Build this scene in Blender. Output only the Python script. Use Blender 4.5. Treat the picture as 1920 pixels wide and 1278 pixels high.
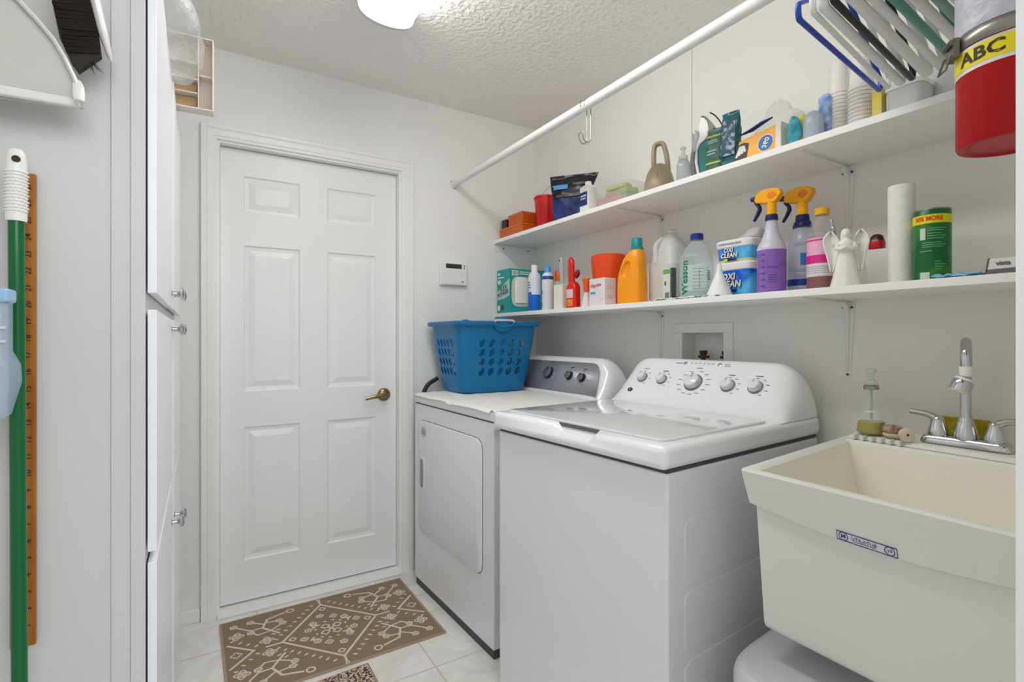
import bpy, bmesh, math, random
from math import sin, cos, pi, radians, sqrt
from mathutils import Vector, Matrix, noise

# ------------------------------------------------------------------ scene, camera, light
sc = bpy.context.scene
for o in list(bpy.data.objects):
    bpy.data.objects.remove(o)
C = sc.collection
sc.view_settings.view_transform = 'Standard'
sc.view_settings.look = 'None'
sc.view_settings.exposure = 0.54
sc.view_settings.gamma = 1.0
sc.view_settings.use_curve_mapping = False
sc.cycles.use_denoising = True
sc.cycles.max_bounces = 14
sc.cycles.diffuse_bounces = 8
sc.cycles.transparent_max_bounces = 16
sc.cycles.sample_clamp_indirect = 6.0

cam = bpy.data.cameras.new('camera')
cam.sensor_width = 36.0
cam.lens = 960.0 / 1920.0 * 36.0
cam.shift_y = -(639 - 632) / 1920.0
cam.clip_start = 0.01
camo = bpy.data.objects.new('camera', cam)
C.objects.link(camo)
camo.location = (0, 0, 1.2)
camo.rotation_euler = (radians(90), 0, radians(-31.4))
sc.camera = camo

w = bpy.data.worlds.new('world')
sc.world = w
w.use_nodes = True
w.node_tree.nodes['Background'].inputs[0].default_value = (0.97, 0.985, 1.0, 1)
w.node_tree.nodes['Background'].inputs[1].default_value = 0.42


def area(name, loc, rot, sx, sy, power, col=(1, 1, 1)):
    l = bpy.data.lights.new(name, 'AREA')
    l.shape = 'RECTANGLE'
    l.size = sx
    l.size_y = sy
    l.energy = power
    l.color = col
    o = bpy.data.objects.new(name, l)
    o.location = loc
    o.rotation_euler = rot
    C.objects.link(o)
    return o


# added soft fill light behind the camera, shining in through the open doorway
area('doorway_fill_light', (0.42, -1.0, 2.0), (radians(66), 0, radians(-10)), 1.4, 0.9, 14, (0.98, 0.99, 1.0))

# ------------------------------------------------------------------ materials


def lin(c):
    return tuple(((v / 255) / 12.92 if v / 255 <= 0.04045 else ((v / 255 + 0.055) / 1.055) ** 2.4) for v in c)


MC = {}


def M(name, col=None, rough=0.5, metal=0.0, alpha=1.0, bump=None, coat=0.0, emit=None, trans=0.0, ior=1.45, spec=0.5):
    """a procedural Principled material, sRGB colour 0-255"""
    if name in MC:
        return MC[name]
    m = bpy.data.materials.new(name)
    m.use_nodes = True
    nt = m.node_tree
    b = nt.nodes['Principled BSDF']
    b.inputs['Base Color'].default_value = (*lin(col), 1)
    b.inputs['Roughness'].default_value = rough
    b.inputs['Metallic'].default_value = metal
    b.inputs['Alpha'].default_value = alpha
    b.inputs['Coat Weight'].default_value = coat
    b.inputs['Transmission Weight'].default_value = trans
    b.inputs['IOR'].default_value = ior
    b.inputs['Specular IOR Level'].default_value = spec
    if emit:
        b.inputs['Emission Color'].default_value = (*emit[0], 1)
        b.inputs['Emission Strength'].default_value = emit[1]
    if bump:
        t = nt.nodes.new('ShaderNodeTexCoord')
        n = nt.nodes.new('ShaderNodeTexNoise')
        n.inputs['Scale'].default_value = bump[0]
        n.inputs['Detail'].default_value = 4
        bb = nt.nodes.new('ShaderNodeBump')
        bb.inputs['Strength'].default_value = bump[1]
        bb.inputs['Distance'].default_value = bump[2]
        nt.links.new(t.outputs['Object'], n.inputs['Vector'])
        nt.links.new(n.outputs['Fac'], bb.inputs['Height'])
        nt.links.new(bb.outputs['Normal'], b.inputs['Normal'])
    m.diffuse_color = (*lin(col), 1)
    MC[name] = m
    return m


def varied(name, c1, c2, scale, rough=0.5, lo=0.35, hi=0.65, detail=5, stretch=(1, 1, 1), bump=0.0, metal=0, alpha=1.0, kind='noise'):
    """two colours mixed by noise"""
    m = M(name, c1, rough, metal, alpha)
    nt = m.node_tree
    b = nt.nodes['Principled BSDF']
    t = nt.nodes.new('ShaderNodeTexCoord')
    mp = nt.nodes.new('ShaderNodeMapping')
    mp.inputs['Scale'].default_value = stretch
    if kind == 'voronoi':
        n = nt.nodes.new('ShaderNodeTexVoronoi')
        out = n.outputs['Distance']
    else:
        n = nt.nodes.new('ShaderNodeTexNoise')
        n.inputs['Detail'].default_value = detail
        out = n.outputs['Fac']
    n.inputs['Scale'].default_value = scale
    r = nt.nodes.new('ShaderNodeValToRGB')
    r.color_ramp.elements[0].position = lo
    r.color_ramp.elements[1].position = hi
    r.color_ramp.elements[0].color = (*lin(c1), 1)
    r.color_ramp.elements[1].color = (*lin(c2), 1)
    nt.links.new(t.outputs['Object'], mp.inputs['Vector'])
    nt.links.new(mp.outputs['Vector'], n.inputs['Vector'])
    nt.links.new(out, r.inputs['Fac'])
    nt.links.new(r.outputs['Color'], b.inputs['Base Color'])
    if bump:
        bb = nt.nodes.new('ShaderNodeBump')
        bb.inputs['Strength'].default_value = bump
        bb.inputs['Distance'].default_value = 0.004
        nt.links.new(out, bb.inputs['Height'])
        nt.links.new(bb.outputs['Normal'], b.inputs['Normal'])
    return m


WALL = M('wall_paint', (238, 239, 237), 0.6, bump=(60, 0.12, 0.002))
WALLR = M('right_wall_paint', (236, 235, 230), 0.6, bump=(45, 0.22, 0.002))
CEIL = M('ceiling_texture', (246, 243, 240), 0.85, spec=0.08, bump=(48, 1.0, 0.014))
TRIM = M('trim_paint', (240, 240, 239), 0.35)
DOORM = M('door_paint', (238, 239, 240), 0.35)
CABM = M('cabinet_laminate', (240, 242, 248), 0.32)
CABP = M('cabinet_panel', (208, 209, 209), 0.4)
SHELFM = M('shelf_laminate', (243, 242, 239), 0.35)
WMET = M('white_enamel_metal', (232, 232, 230), 0.35)
APP = M('appliance_white', (228, 230, 233), 0.25)
APPT = M('appliance_gloss_white', (238, 240, 243), 0.12, coat=0.3)
LIDM = M('washer_lid', (222, 224, 226), 0.06, coat=0.6)
CHROME = M('chrome', (205, 205, 208), 0.1, 1.0)
STEEL = M('steel', (165, 163, 160), 0.28, 1.0)
DARK = M('dark_gap', (28, 28, 30), 0.6)
BLACK = M('black_plastic', (26, 27, 30), 0.35)
WPL = M('white_plastic', (236, 236, 233), 0.35)
BRASS = M('antique_brass', (150, 130, 92), 0.28, 1.0)
GREYP = M('grey_plastic', (140, 142, 148), 0.4)
TUBM = M('tub_cream', (228, 228, 222), 0.3)

# tile floor: marbled off-white squares with grout lines


def tile_mat():
    m = M('floor_tile', (226, 225, 218), 0.22)
    nt = m.node_tree
    b = nt.nodes['Principled BSDF']
    t = nt.nodes.new('ShaderNodeTexCoord')
    s = nt.nodes.new('ShaderNodeSeparateXYZ')
    nt.links.new(t.outputs['Object'], s.inputs[0])

    def math_(op, a, bb):
        n = nt.nodes.new('ShaderNodeMath')
        n.operation = op
        for i, v in enumerate((a, bb)):
            if isinstance(v, (int, float)):
                n.inputs[i].default_value = v
            else:
                nt.links.new(v, n.inputs[i])
        return n.outputs[0]
    P = 0.5225

    def line(sock, off):
        a = math_('SUBTRACT', sock, off)
        a = math_('DIVIDE', a, P)
        a = math_('FRACT', math_('ADD', a, 20.0), 0)
        a = math_('SUBTRACT', a, 0.5)
        a = math_('ABSOLUTE', a, 0)
        return math_('GREATER_THAN', a, 0.5 - 0.0055)
    g = math_('MAXIMUM', line(s.outputs[0], 0.735), line(s.outputs[1], 1.737))
    n = nt.nodes.new('ShaderNodeTexNoise')
    n.inputs['Scale'].default_value = 5.5
    n.inputs['Detail'].default_value = 8
    n.inputs['Distortion'].default_value = 1.2
    nt.links.new(t.outputs['Object'], n.inputs['Vector'])
    r = nt.nodes.new('ShaderNodeValToRGB')
    e = r.color_ramp.elements
    e[0].position, e[1].position = 0.3, 0.62
    e[0].color = (*lin((218, 216, 209)), 1)
    e[1].color = (*lin((236, 235, 231)), 1)
    nt.links.new(n.outputs['Fac'], r.inputs['Fac'])
    mx = nt.nodes.new('ShaderNodeMix')
    mx.data_type = 'RGBA'
    nt.links.new(g, mx.inputs['Factor'])
    nt.links.new(r.outputs['Color'], mx.inputs['A'])
    mx.inputs['B'].default_value = (*lin((200, 197, 188)), 1)
    nt.links.new(mx.outputs['Result'], b.inputs['Base Color'])
    bp = nt.nodes.new('ShaderNodeBump')
    bp.invert = True
    bp.inputs['Strength'].default_value = 0.5
    bp.inputs['Distance'].default_value = 0.002
    nt.links.new(g, bp.inputs['Height'])
    nt.links.new(bp.outputs['Normal'], b.inputs['Normal'])
    return m


TILE = tile_mat()

# ------------------------------------------------------------------ mesh helpers


def S(z, rx, ry=None, p=2.0, cx=0.0, cy=0.0):
    return (z, rx, rx if ry is None else ry, p, cx, cy)


def spt(s, a, off=0.0):
    z, rx, ry, p, cx, cy = s
    c, q = cos(a), sin(a)
    e = 2.0 / p
    return Vector((cx + (rx + off) * math.copysign(abs(c) ** e, c), cy + (ry + off) * math.copysign(abs(q) ** e, q), z))


def sat(secs, z):
    if z <= secs[0][0]:
        return (z,) + tuple(secs[0][1:])
    for a, b in zip(secs, secs[1:]):
        if a[0] <= z <= b[0] and b[0] > a[0]:
            t = (z - a[0]) / (b[0] - a[0])
            return (z,) + tuple(a[i] * (1 - t) + b[i] * t for i in range(1, 6))
    return (z,) + tuple(secs[-1][1:])


def smooth_secs(secs, k=4):
    out = []
    n = len(secs)
    for i in range(n - 1):
        p0, p1, p2, p3 = secs[max(i - 1, 0)], secs[i], secs[i + 1], secs[min(i + 2, n - 1)]
        for j in range(k):
            t = j / k
            out.append(tuple(0.5 * ((2 * p1[q]) + (-p0[q] + p2[q]) * t + (2 * p0[q] - 5 * p1[q] + 4 * p2[q] - p3[q]) * t * t + (-p0[q] + 3 * p1[q] - 3 * p2[q] + p3[q]) * t ** 3) for q in range(6)))
    out.append(secs[-1])
    return out


def rnd_path(pts, r, k=5, closed=False):
    pts = [Vector(p) for p in pts]
    n = len(pts)
    out = []
    for i, p in enumerate(pts):
        if not closed and i in (0, n - 1):
            out.append(p)
            continue
        a, b = pts[(i - 1) % n] - p, pts[(i + 1) % n] - p
        ra = min(r, a.length * 0.45, b.length * 0.45)
        s, e = p + a.normalized() * ra, p + b.normalized() * ra
        for j in range(k + 1):
            t = j / k
            out.append(s * (1 - t) ** 2 + p * 2 * t * (1 - t) + e * t * t)
    return out


TC = {}


def text_geo(s, bold=0.0):
    key = (s, bold)
    if key not in TC:
        cu = bpy.data.curves.new('t', 'FONT')
        cu.body = s
        cu.align_x = 'CENTER'
        cu.align_y = 'CENTER'
        cu.resolution_u = 2
        cu.offset = bold
        ob = bpy.data.objects.new('t', cu)
        C.objects.link(ob)
        dg = bpy.context.evaluated_depsgraph_get()
        me = bpy.data.meshes.new_from_object(ob.evaluated_get(dg))
        TC[key] = ([v.co.copy() for v in me.vertices], [tuple(p.vertices) for p in me.polygons])
        bpy.data.objects.remove(ob)
        bpy.data.curves.remove(cu)
        bpy.data.meshes.remove(me)
    return TC[key]


class K:
    def __init__(s):
        s.bm = bmesh.new()

    def _f(s, vs, mi):
        try:
            f = s.bm.faces.new(vs)
            f.material_index = mi
            return f
        except ValueError:
            return None

    def quad(s, pts, mi=0):
        s._f([s.bm.verts.new(p) for p in pts], mi)
        return s

    def box(s, x0, x1, y0, y1, z0, z1, mi=0, T=None):
        v = [Vector((x, y, z)) for z in (z0, z1) for y in (y0, y1) for x in (x0, x1)]
        if T:
            v = [T @ p for p in v]
        v = [s.bm.verts.new(p) for p in v]
        for f in ((0, 2, 3, 1), (4, 5, 7, 6), (0, 1, 5, 4), (2, 6, 7, 3), (0, 4, 6, 2), (1, 3, 7, 5)):
            s._f([v[i] for i in f], mi)
        return s

    def hexa(s, bot, top, mi=0):
        """two quads (4 points each, ccw from above) joined"""
        b = [s.bm.verts.new(p) for p in bot]
        t = [s.bm.verts.new(p) for p in top]
        s._f(b[::-1], mi)
        s._f(t, mi)
        for i in range(4):
            j = (i + 1) % 4
            s._f([b[i], b[j], t[j], t[i]], mi)
        return s

    def loft(s, secs, n=28, mi=0, caps=(1, 1), T=None, mz=None):
        rings = []
        for sec in secs:
            r = [spt(sec, 2 * pi * i / n) for i in range(n)]
            if T:
                r = [T @ p for p in r]
            rings.append([s.bm.verts.new(p) for p in r])
        for k, (a, b) in enumerate(zip(rings, rings[1:])):
            m_ = mz(0.5 * (secs[k][0] + secs[k + 1][0])) if mz else mi
            for i in range(n):
                j = (i + 1) % n
                s._f([a[i], a[j], b[j], b[i]], m_)
        if caps[0]:
            s._f(rings[0][::-1], mz(secs[0][0]) if mz else mi)
        if caps[1]:
            s._f(rings[-1], mz(secs[-1][0]) if mz else mi)
        return s

    def patch(s, secs, a0, a1, z0, z1, off=0.0006, na=14, nz=8, mi=0):
        g = [[s.bm.verts.new(spt(sat(secs, z0 + (z1 - z0) * j / nz), radians(a0 + (a1 - a0) * i / na), off)) for i in range(na + 1)] for j in range(nz + 1)]
        for j in range(nz):
            for i in range(na):
                s._f([g[j][i], g[j][i + 1], g[j + 1][i + 1], g[j + 1][i]], mi)
        return s

    def tube(s, path, r, n=10, mi=0, closed=False, caps=True, flat=1.0):
        path = [Vector(p) for p in path]
        m = len(path)
        rr = r if isinstance(r, (list, tuple)) else [r] * m
        up = None
        rings = []
        for i, p in enumerate(path):
            if closed:
                d = (path[(i + 1) % m] - path[i - 1])
            else:
                d = path[min(i + 1, m - 1)] - path[max(i - 1, 0)]
            if d.length < 1e-9:
                d = Vector((0, 0, 1))
            d.normalize()
            if up is None:
                up = Vector((0, 0, 1)) if abs(d.z) < 0.9 else Vector((1, 0, 0))
            x = up - d * up.dot(d)
            if x.length < 1e-6:
                x = d.orthogonal()
            x.normalize()
            y = d.cross(x)
            up = x
            rings.append([s.bm.verts.new(p + x * (rr[i] * cos(2 * pi * k / n)) + y * (rr[i] * flat * sin(2 * pi * k / n))) for k in range(n)])
        for i in range(m if closed else m - 1):
            a, b = rings[i], rings[(i + 1) % m]
            for k in range(n):
                l = (k + 1) % n
                s._f([a[k], a[l], b[l], b[k]], mi)
        if caps and not closed:
            s._f(rings[0][::-1], mi)
            s._f(rings[-1], mi)
        return s

    def cyl(s, p0, p1, r, n=20, mi=0, r1=None):
        return s.tube([p0, p1], [r, r if r1 is None else r1], n, mi)

    def ball(s, c, rx, ry=None, rz=None, n=16, m=10, mi=0, T=None):
        ry = rx if ry is None else ry
        rz = rx if rz is None else rz
        secs = [S(-cos(pi * i / m), max(sin(pi * i / m), 0.001)) for i in range(m + 1)]
        TT = Matrix.Translation(c) @ (T or Matrix()) @ Matrix.Diagonal((rx, ry, rz, 1))
        return s.loft(secs, n, mi, T=TT)

    def prism(s, poly, h, T=None, mi=0):
        """poly in local XZ plane, extruded from y=0 to y=h"""
        n = len(poly)
        a = [Vector((p[0], 0, p[1])) for p in poly]
        b = [Vector((p[0], h, p[1])) for p in poly]
        if T:
            a = [T @ p for p in a]
            b = [T @ p for p in b]
        a = [s.bm.verts.new(p) for p in a]
        b = [s.bm.verts.new(p) for p in b]
        s._f(a, mi)
        s._f(b[::-1], mi)
        for i in range(n):
            j = (i + 1) % n
            s._f([a[j], a[i], b[i], b[j]], mi)
        return s

    def grid(s, fn, nu, nv, mi=0, thick=0.0):
        g = [[s.bm.verts.new(fn(i / nu, j / nv)) for i in range(nu + 1)] for j in range(nv + 1)]
        for j in range(nv):
            for i in range(nu):
                s._f([g[j][i], g[j][i + 1], g[j + 1][i + 1], g[j + 1][i]], mi)
        return s

    def text(s, txt, size, fn, mi=0, bold=0.0, sx=1.0, shear=0.0):
        vs, fs = text_geo(txt, bold)
        v = [s.bm.verts.new(fn((p.x + shear * p.y) * size * sx, p.y * size)) for p in vs]
        for f in fs:
            s._f([v[i] for i in f], mi)
        return s

    def out(s, name, mats, parent=None, bevel=0.0, seg=2, ang=35, solid=0.0, sub=0, flip=True, loc=None, rot=None):
        bm = s.bm
        if flip:
            bmesh.ops.recalc_face_normals(bm, faces=bm.faces)
        for f in bm.faces:
            f.smooth = True
        bm.normal_update()
        for e in bm.edges:
            if len(e.link_faces) == 2:
                try:
                    if e.calc_face_angle() > radians(ang):
                        e.smooth = False
                except ValueError:
                    pass
        me = bpy.data.meshes.new(name)
        bm.to_mesh(me)
        bm.free()
        for m_ in (mats if isinstance(mats, (list, tuple)) else [mats]):
            me.materials.append(m_)
        ob = bpy.data.objects.new(name, me)
        C.objects.link(ob)
        if parent:
            ob.parent = parent
        if loc:
            ob.location = loc
        if rot:
            ob.rotation_euler = rot
        if solid:
            md = ob.modifiers.new('solid', 'SOLIDIFY')
            md.thickness = solid
        if bevel:
            md = ob.modifiers.new('bevel', 'BEVEL')
            md.width = bevel
            md.segments = seg
            md.limit_method = 'ANGLE'
            md.angle_limit = radians(40)
            md.harden_normals = True
        if sub:
            md = ob.modifiers.new('sub', 'SUBSURF')
            md.levels = md.render_levels = sub
        return ob


def rings_mesh(k, rings, mi=0, cap0=False, cap1=False):
    vs = [[k.bm.verts.new(p) for p in r] for r in rings]
    m = len(vs[0])
    for a, b in zip(vs, vs[1:]):
        for i in range(m):
            j = (i + 1) % m
            k._f([a[i], a[j], b[j], b[i]], mi)
    if cap0:
        k._f(vs[0][::-1], mi)
    if cap1:
        k._f(vs[-1], mi)
    return k


def rrect(x0, x1, y0, y1, r, z, n=6):
    return rnd_path([(x0, y0, z), (x1, y0, z), (x1, y1, z), (x0, y1, z)], r, n, closed=True)


def flat(o, size=1.0, n=None, y=0.0, ux=(1, 0, 0), uy=(0, 0, 1)):
    """mapping for text: point o + x*ux + y*uy"""
    o, ux, uy = Vector(o), Vector(ux), Vector(uy)
    return lambda a, b: o + ux * a + uy * b


def wrap(secs, adeg, z, off=0.0009):
    def fn(x, y):
        s = sat(secs, z + y)
        return spt(s, radians(adeg) + x / max(0.5 * (s[1] + s[2]), 1e-4), off)
    return fn


def thing(name, label, cat, loc=(0, 0, 0), rz=0.0, group=None):
    o = bpy.data.objects.new(name, None)
    o.empty_display_size = 0.05
    C.objects.link(o)
    o.location = loc
    o.rotation_euler = (0, 0, radians(rz))
    o['label'] = label
    o['category'] = cat
    if group:
        o['group'] = group
    return o


def tag(o, label, cat, group=None, kind=None):
    o['label'] = label
    o['category'] = cat
    if group:
        o['group'] = group
    if kind:
        o['kind'] = kind
    return o


def struct(o):
    o['kind'] = 'structure'
    return o


def bool_cut(ob, cutter):
    md = ob.modifiers.new('cut', 'BOOLEAN')
    md.object = cutter
    md.operation = 'DIFFERENCE'
    md.solver = 'EXACT'
    bpy.context.view_layer.update()
    dg = bpy.context.evaluated_depsgraph_get()
    me = bpy.data.meshes.new_from_object(ob.evaluated_get(dg))
    ob.modifiers.clear()
    old = ob.data
    ob.data = me
    bpy.data.objects.remove(cutter)
    return ob


def copy_tree(o):
    c = o.copy()
    C.objects.link(c)
    for ch in o.children:
        d = ch.copy()
        C.objects.link(d)
        d.parent = c
        for g in ch.children:
            e = g.copy()
            C.objects.link(e)
            e.parent = d
    return c


US, LS = 1.751, 1.334      # tops of the upper and lower shelves
rng = random.Random(4)

# ------------------------------------------------------------------ the room
struct(K().box(-0.62, 1.80, -0.9, 2.70, -0.06, 0).out('floor', TILE))
struct(K().box(-0.70, 1.80, 0.03, 2.70, 2.44, 2.52).out('ceiling', CEIL))
k = K()
k.box(-0.70, 0.052, 2.54, 2.66, 0, 2.44).box(0.896, 1.80, 2.54, 2.66, 0, 2.44).box(0.052, 0.896, 2.54, 2.66, 2.062, 2.44)
struct(k.out('wall_back', WALL))
k = K()
HY0, HY1, HZ0, HZ1 = 1.250, 1.451, 1.00, 1.222
k.box(1.717, 1.80, 0.03, HY0, 0, 2.44).box(1.717, 1.80, HY1, 2.54, 0, 2.44)
k.box(1.717, 1.80, HY0, HY1, 0, HZ0).box(1.717, 1.80, HY0, HY1, HZ1, 2.44)
struct(k.out('wall_right', WALLR))
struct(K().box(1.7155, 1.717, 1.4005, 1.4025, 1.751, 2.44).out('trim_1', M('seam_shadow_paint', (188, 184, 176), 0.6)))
struct(K().box(-0.70, -0.62, 0.03, 2.54, 0, 2.44).out('wall_left', WALL))
k = K()
k.box(0.68, 1.717, 0.05, 0.1704, 0, 2.44).box(-0.62, -0.28, 0.05, 0.1704, 0, 2.44).box(-0.28, 0.68, 0.05, 0.1704, 2.07, 2.44)
struct(k.out('wall_front', WALL))

# interior door with six raised panels
k = K()
X0, X1, Z0, Z1 = 0.077, 0.871, 0.020, 2.037
YF, YB = 2.583, 2.620
cols = [(0.169, 0.405), (0.528, 0.765)]
rows = [(0.200, 0.797), (0.957, 1.612), (1.757, 1.922)]
xs = sorted({X0, X1, *[v for c in cols for v in c]})
zs = sorted({Z0, Z1, *[v for c in rows for v in c]})
for i in range(len(xs) - 1):
    for j in range(len(zs) - 1):
        a, b, c, d = xs[i], xs[i + 1], zs[j], zs[j + 1]
        if (a, b) in cols and (c, d) in rows:
            lv = [(0, 0), (0.006, 0.007), (0.020, 0.009), (0.046, 0.0015)]
            for (i0, d0), (i1, d1) in zip(lv, lv[1:]):
                o_ = [(a + i0, YF + d0, c + i0), (b - i0, YF + d0, c + i0), (b - i0, YF + d0, d - i0), (a + i0, YF + d0, d - i0)]
                n_ = [(a + i1, YF + d1, c + i1), (b - i1, YF + d1, c + i1), (b - i1, YF + d1, d - i1), (a + i1, YF + d1, d - i1)]
                for q in range(4):
                    r = (q + 1) % 4
                    k.quad([o_[q], o_[r], n_[r], n_[q]])
            k.quad(n_)
        else:
            k.quad([(a, YF, c), (b, YF, c), (b, YF, d), (a, YF, d)])
bmesh.ops.remove_doubles(k.bm, verts=k.bm.verts, dist=1e-5)
k.quad([(X0, YB, Z0), (X0, YB, Z1), (X1, YB, Z1), (X1, YB, Z0)])
k.quad([(X0, YF, Z0), (X0, YB, Z0), (X1, YB, Z0), (X1, YF, Z0)]).quad([(X0, YF, Z1), (X1, YF, Z1), (X1, YB, Z1), (X0, YB, Z1)])
k.quad([(X0, YF, Z0), (X0, YF, Z1), (X0, YB, Z1), (X0, YB, Z0)]).quad([(X1, YF, Z0), (X1, YB, Z0), (X1, YB, Z1), (X1, YF, Z1)])
bmesh.ops.remove_doubles(k.bm, verts=k.bm.verts, dist=1e-5)
door = struct(k.out('door_1', DOORM, ang=8))
h = K().tube([(0.806, 2.583, 0.907), (0.806, 2.577, 0.907), (0.806, 2.572, 0.907), (0.806, 2.566, 0.907)], [0.033, 0.033, 0.029, 0.018], 28).tube([(0.806, 2.57, 0.907), (0.806, 2.535, 0.907)], 0.011, 16).out('door_handle', BRASS, door)
K().tube(rnd_path([(0.812, 2.535, 0.907), (0.785, 2.532, 0.909), (0.74, 2.530, 0.903), (0.700, 2.535, 0.896)], 0.02), [0.011] * 6 + [0.010] * 4 + [0.0085] * 4, 14, flat=0.75).out('lever', BRASS, h)

# jamb, casing and threshold
k = K()
k.box(0.052, 0.075, 2.54, 2.66, 0, 2.062).box(0.873, 0.896, 2.54, 2.66, 0, 2.062).box(0.075, 0.873, 2.54, 2.66, 2.040, 2.062)
k.box(0.075, 0.087, 2.622, 2.64, 0, 2.04).box(0.861, 0.873, 2.622, 2.64, 0, 2.04).box(0.087, 0.861, 2.622, 2.64, 2.028, 2.04)
struct(k.out('trim_2', TRIM))
prof = [(0, 0), (0, 0.009), (0.004, 0.011), (0.012, 0.011), (0.016, 0.014), (0.036, 0.0165), (0.040, 0.0145), (0.046, 0.019), (0.058, 0.020), (0.060, 0.017), (0.060, 0)]
xi, xo, zi = 0.064, 0.884, 2.050
k = K()
for (a0, b0), (a1, b1) in zip(prof, prof[1:]):
    def L(a, b):
        return [(xi - a, 2.54 - b, 0), (xi - a, 2.54 - b, zi + a), (xo + a, 2.54 - b, zi + a), (xo + a, 2.54 - b, 0)]
    p, q = L(a0, b0), L(a1, b1)
    for i in range(3):
        k.quad([p[i], p[i + 1], q[i + 1], q[i]])
bmesh.ops.remove_doubles(k.bm, verts=k.bm.verts, dist=1e-6)
struct(k.out('trim_3', TRIM, ang=25))
k = K().box(0.064, 0.884, 2.500, 2.64, 0, 0.012)
struct(k.out('trim_4', TRIM, bevel=0.004))
struct(K().box(0.052, 0.896, 2.64, 2.66, 0.0, 2.06).out('door_gap_shade', DARK))  # dark sheet behind the door, its colour standing for shade in the gaps
struct(K().box(-0.62, 0.002, 2.527, 2.54, 0, 0.055).out('baseboard_back', TRIM, bevel=0.004))
struct(K().box(0.946, 1.717, 2.527, 2.54, 0, 0.055).out('baseboard_back', TRIM, bevel=0.004))
struct(K().box(1.705, 1.717, 0.1704, 2.527, 0, 0.055).out('baseboard_right', TRIM, bevel=0.004))

# ------------------------------------------------------------------ ceiling light
t = thing('ceiling_light', 'long white fluorescent ceiling fixture with a glowing wraparound lens', 'ceiling light', (0.585, 1.24, 2.44))
K().box(-0.10, 0.10, -0.61, 0.61, -0.022, 0).out('fixture_body', WMET, t, bevel=0.003)
GLOW = M('lamp_lens', (255, 255, 252), 0.4, emit=((1.0, 0.99, 0.965), 8.6))


def lens_ring(y, s):
    return [(-0.100 * s * cos(a) if abs(cos(a)) < 0.98 else -0.100 * s * cos(a), y, -0.022 - 0.075 * s * sin(a) ** 0.5) for a in [pi * (0.5 - 0.5 * cos(pi * i / 20)) for i in range(21)]]


k = K()
rings = [[k.bm.verts.new(p) for p in lens_ring(y, s)] for y, s in ((-0.60, 1), (0.60, 1))]
for a, b in zip(rings, rings[1:]):
    for i in range(20):
        k._f([a[i], a[i + 1], b[i + 1], b[i]], 0)
k.out('lens', GLOW, t, ang=60)
for sy in (-1, 1):
    k = K()
    yy = [0.598 * sy, 0.602 * sy, 0.616 * sy, 0.622 * sy]
    sc_ = [1.05, 1.05, 1.03, 0.93]
    rings = [[k.bm.verts.new(p) for p in lens_ring(y, s)] for y, s in zip(yy, sc_)]
    for a, b in zip(rings, rings[1:]):
        for i in range(20):
            k._f([a[i], a[i + 1], b[i + 1], b[i]], 0)
    k._f(rings[-1], 0)
    k._f(rings[0], 0)
    k.out('end_cap', M('end_cap_plastic', (214, 214, 210), 0.4), t, ang=60)

# ------------------------------------------------------------------ tall cabinet on the left
XD = -0.0610
t = thing('tall_cabinet', 'tall white storage cabinet with three pairs of doors and small round knobs', 'cabinet', (0, 0, 0))
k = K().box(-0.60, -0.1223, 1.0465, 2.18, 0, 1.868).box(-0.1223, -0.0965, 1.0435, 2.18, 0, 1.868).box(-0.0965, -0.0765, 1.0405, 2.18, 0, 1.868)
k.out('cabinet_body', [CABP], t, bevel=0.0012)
for z0, z1, kz in ((1.274, 1.872, 1.313), (0.842, 1.246, 1.221), (0.06, 0.824, 0.725)):
    for i, (y0, y1, ky) in enumerate(((1.044, 1.606, 1.578), (1.614, 2.178, 1.645))):
        sk = 0.0
        XD = -0.0610 + (0.0035 if i else 0.0)
        k = K().hexa([(XD - 0.013, y0, z0), (XD, y0, z0), (XD + sk, y1, z0), (XD - 0.013 + sk, y1, z0)], [(XD - 0.013, y0, z1), (XD, y0, z1), (XD + sk, y1, z1), (XD - 0.013 + sk, y1, z1)])
        dd = k.out('door', CABM, t, bevel=0.0015)
        Tm = Matrix.Translation((XD + sk, ky, kz)) @ Matrix.Rotation(radians(90), 4, 'Y')
        K().loft([S(0, 0.008), S(0.002, 0.0055), S(0.012, 0.0045), S(0.016, 0.009), S(0.019, 0.0145), S(0.023, 0.0155), S(0.026, 0.013), S(0.0285, 0.007), S(0.029, 0.001)], 20, T=Tm).out('knob', CHROME, dd)

# pale drawer organiser standing on edge on top of the cabinet
TRAYM = M('tray_plastic', (222, 212, 203), 0.35)
t = thing('drawer_organizer', 'pale cream plastic drawer organiser standing on edge on top of the tall cabinet', 'organizer', (0.036, 1.765, 1.872), -4)
ZT = 0.213
k = K().box(-0.40, 0, 0.040, 0.044, 0, ZT)
k.out('back_plate', TRAYM, t)
k = K().box(-0.40, 0, 0, 0.042, 0, 0.004).box(-0.40, 0, 0, 0.042, ZT - 0.004, ZT).box(-0.004, 0, 0, 0.042, 0.004, ZT - 0.004).box(-0.40, -0.396, 0, 0.042, 0.004, ZT - 0.004)
k.box(-0.041, -0.038, 0.006, 0.040, 0.004, ZT - 0.004)
k.out('rim', TRAYM, t, bevel=0.001)
k = K()
for z in (0.048, 0.088, 0.135):
    k.box(-0.39, -0.041, 0.006, 0.040, z - 0.0015, z + 0.0015)
k.box(-0.038, -0.004, 0.006, 0.040, 0.1, 0.103)
k.out('divider', TRAYM, t)
for z0, z1 in ((0.012, 0.044), (0.054, 0.084)):
    K().box(-0.39, -0.045, 0.034, 0.0395, z0, z1).out('compartment', M('tray_tan', (196, 166, 122), 0.5), t, bevel=0.002)
PLAS = M('clear_film', (236, 238, 240), 0.12, alpha=0.30, bump=(30, 0.8, 0.01))


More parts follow.
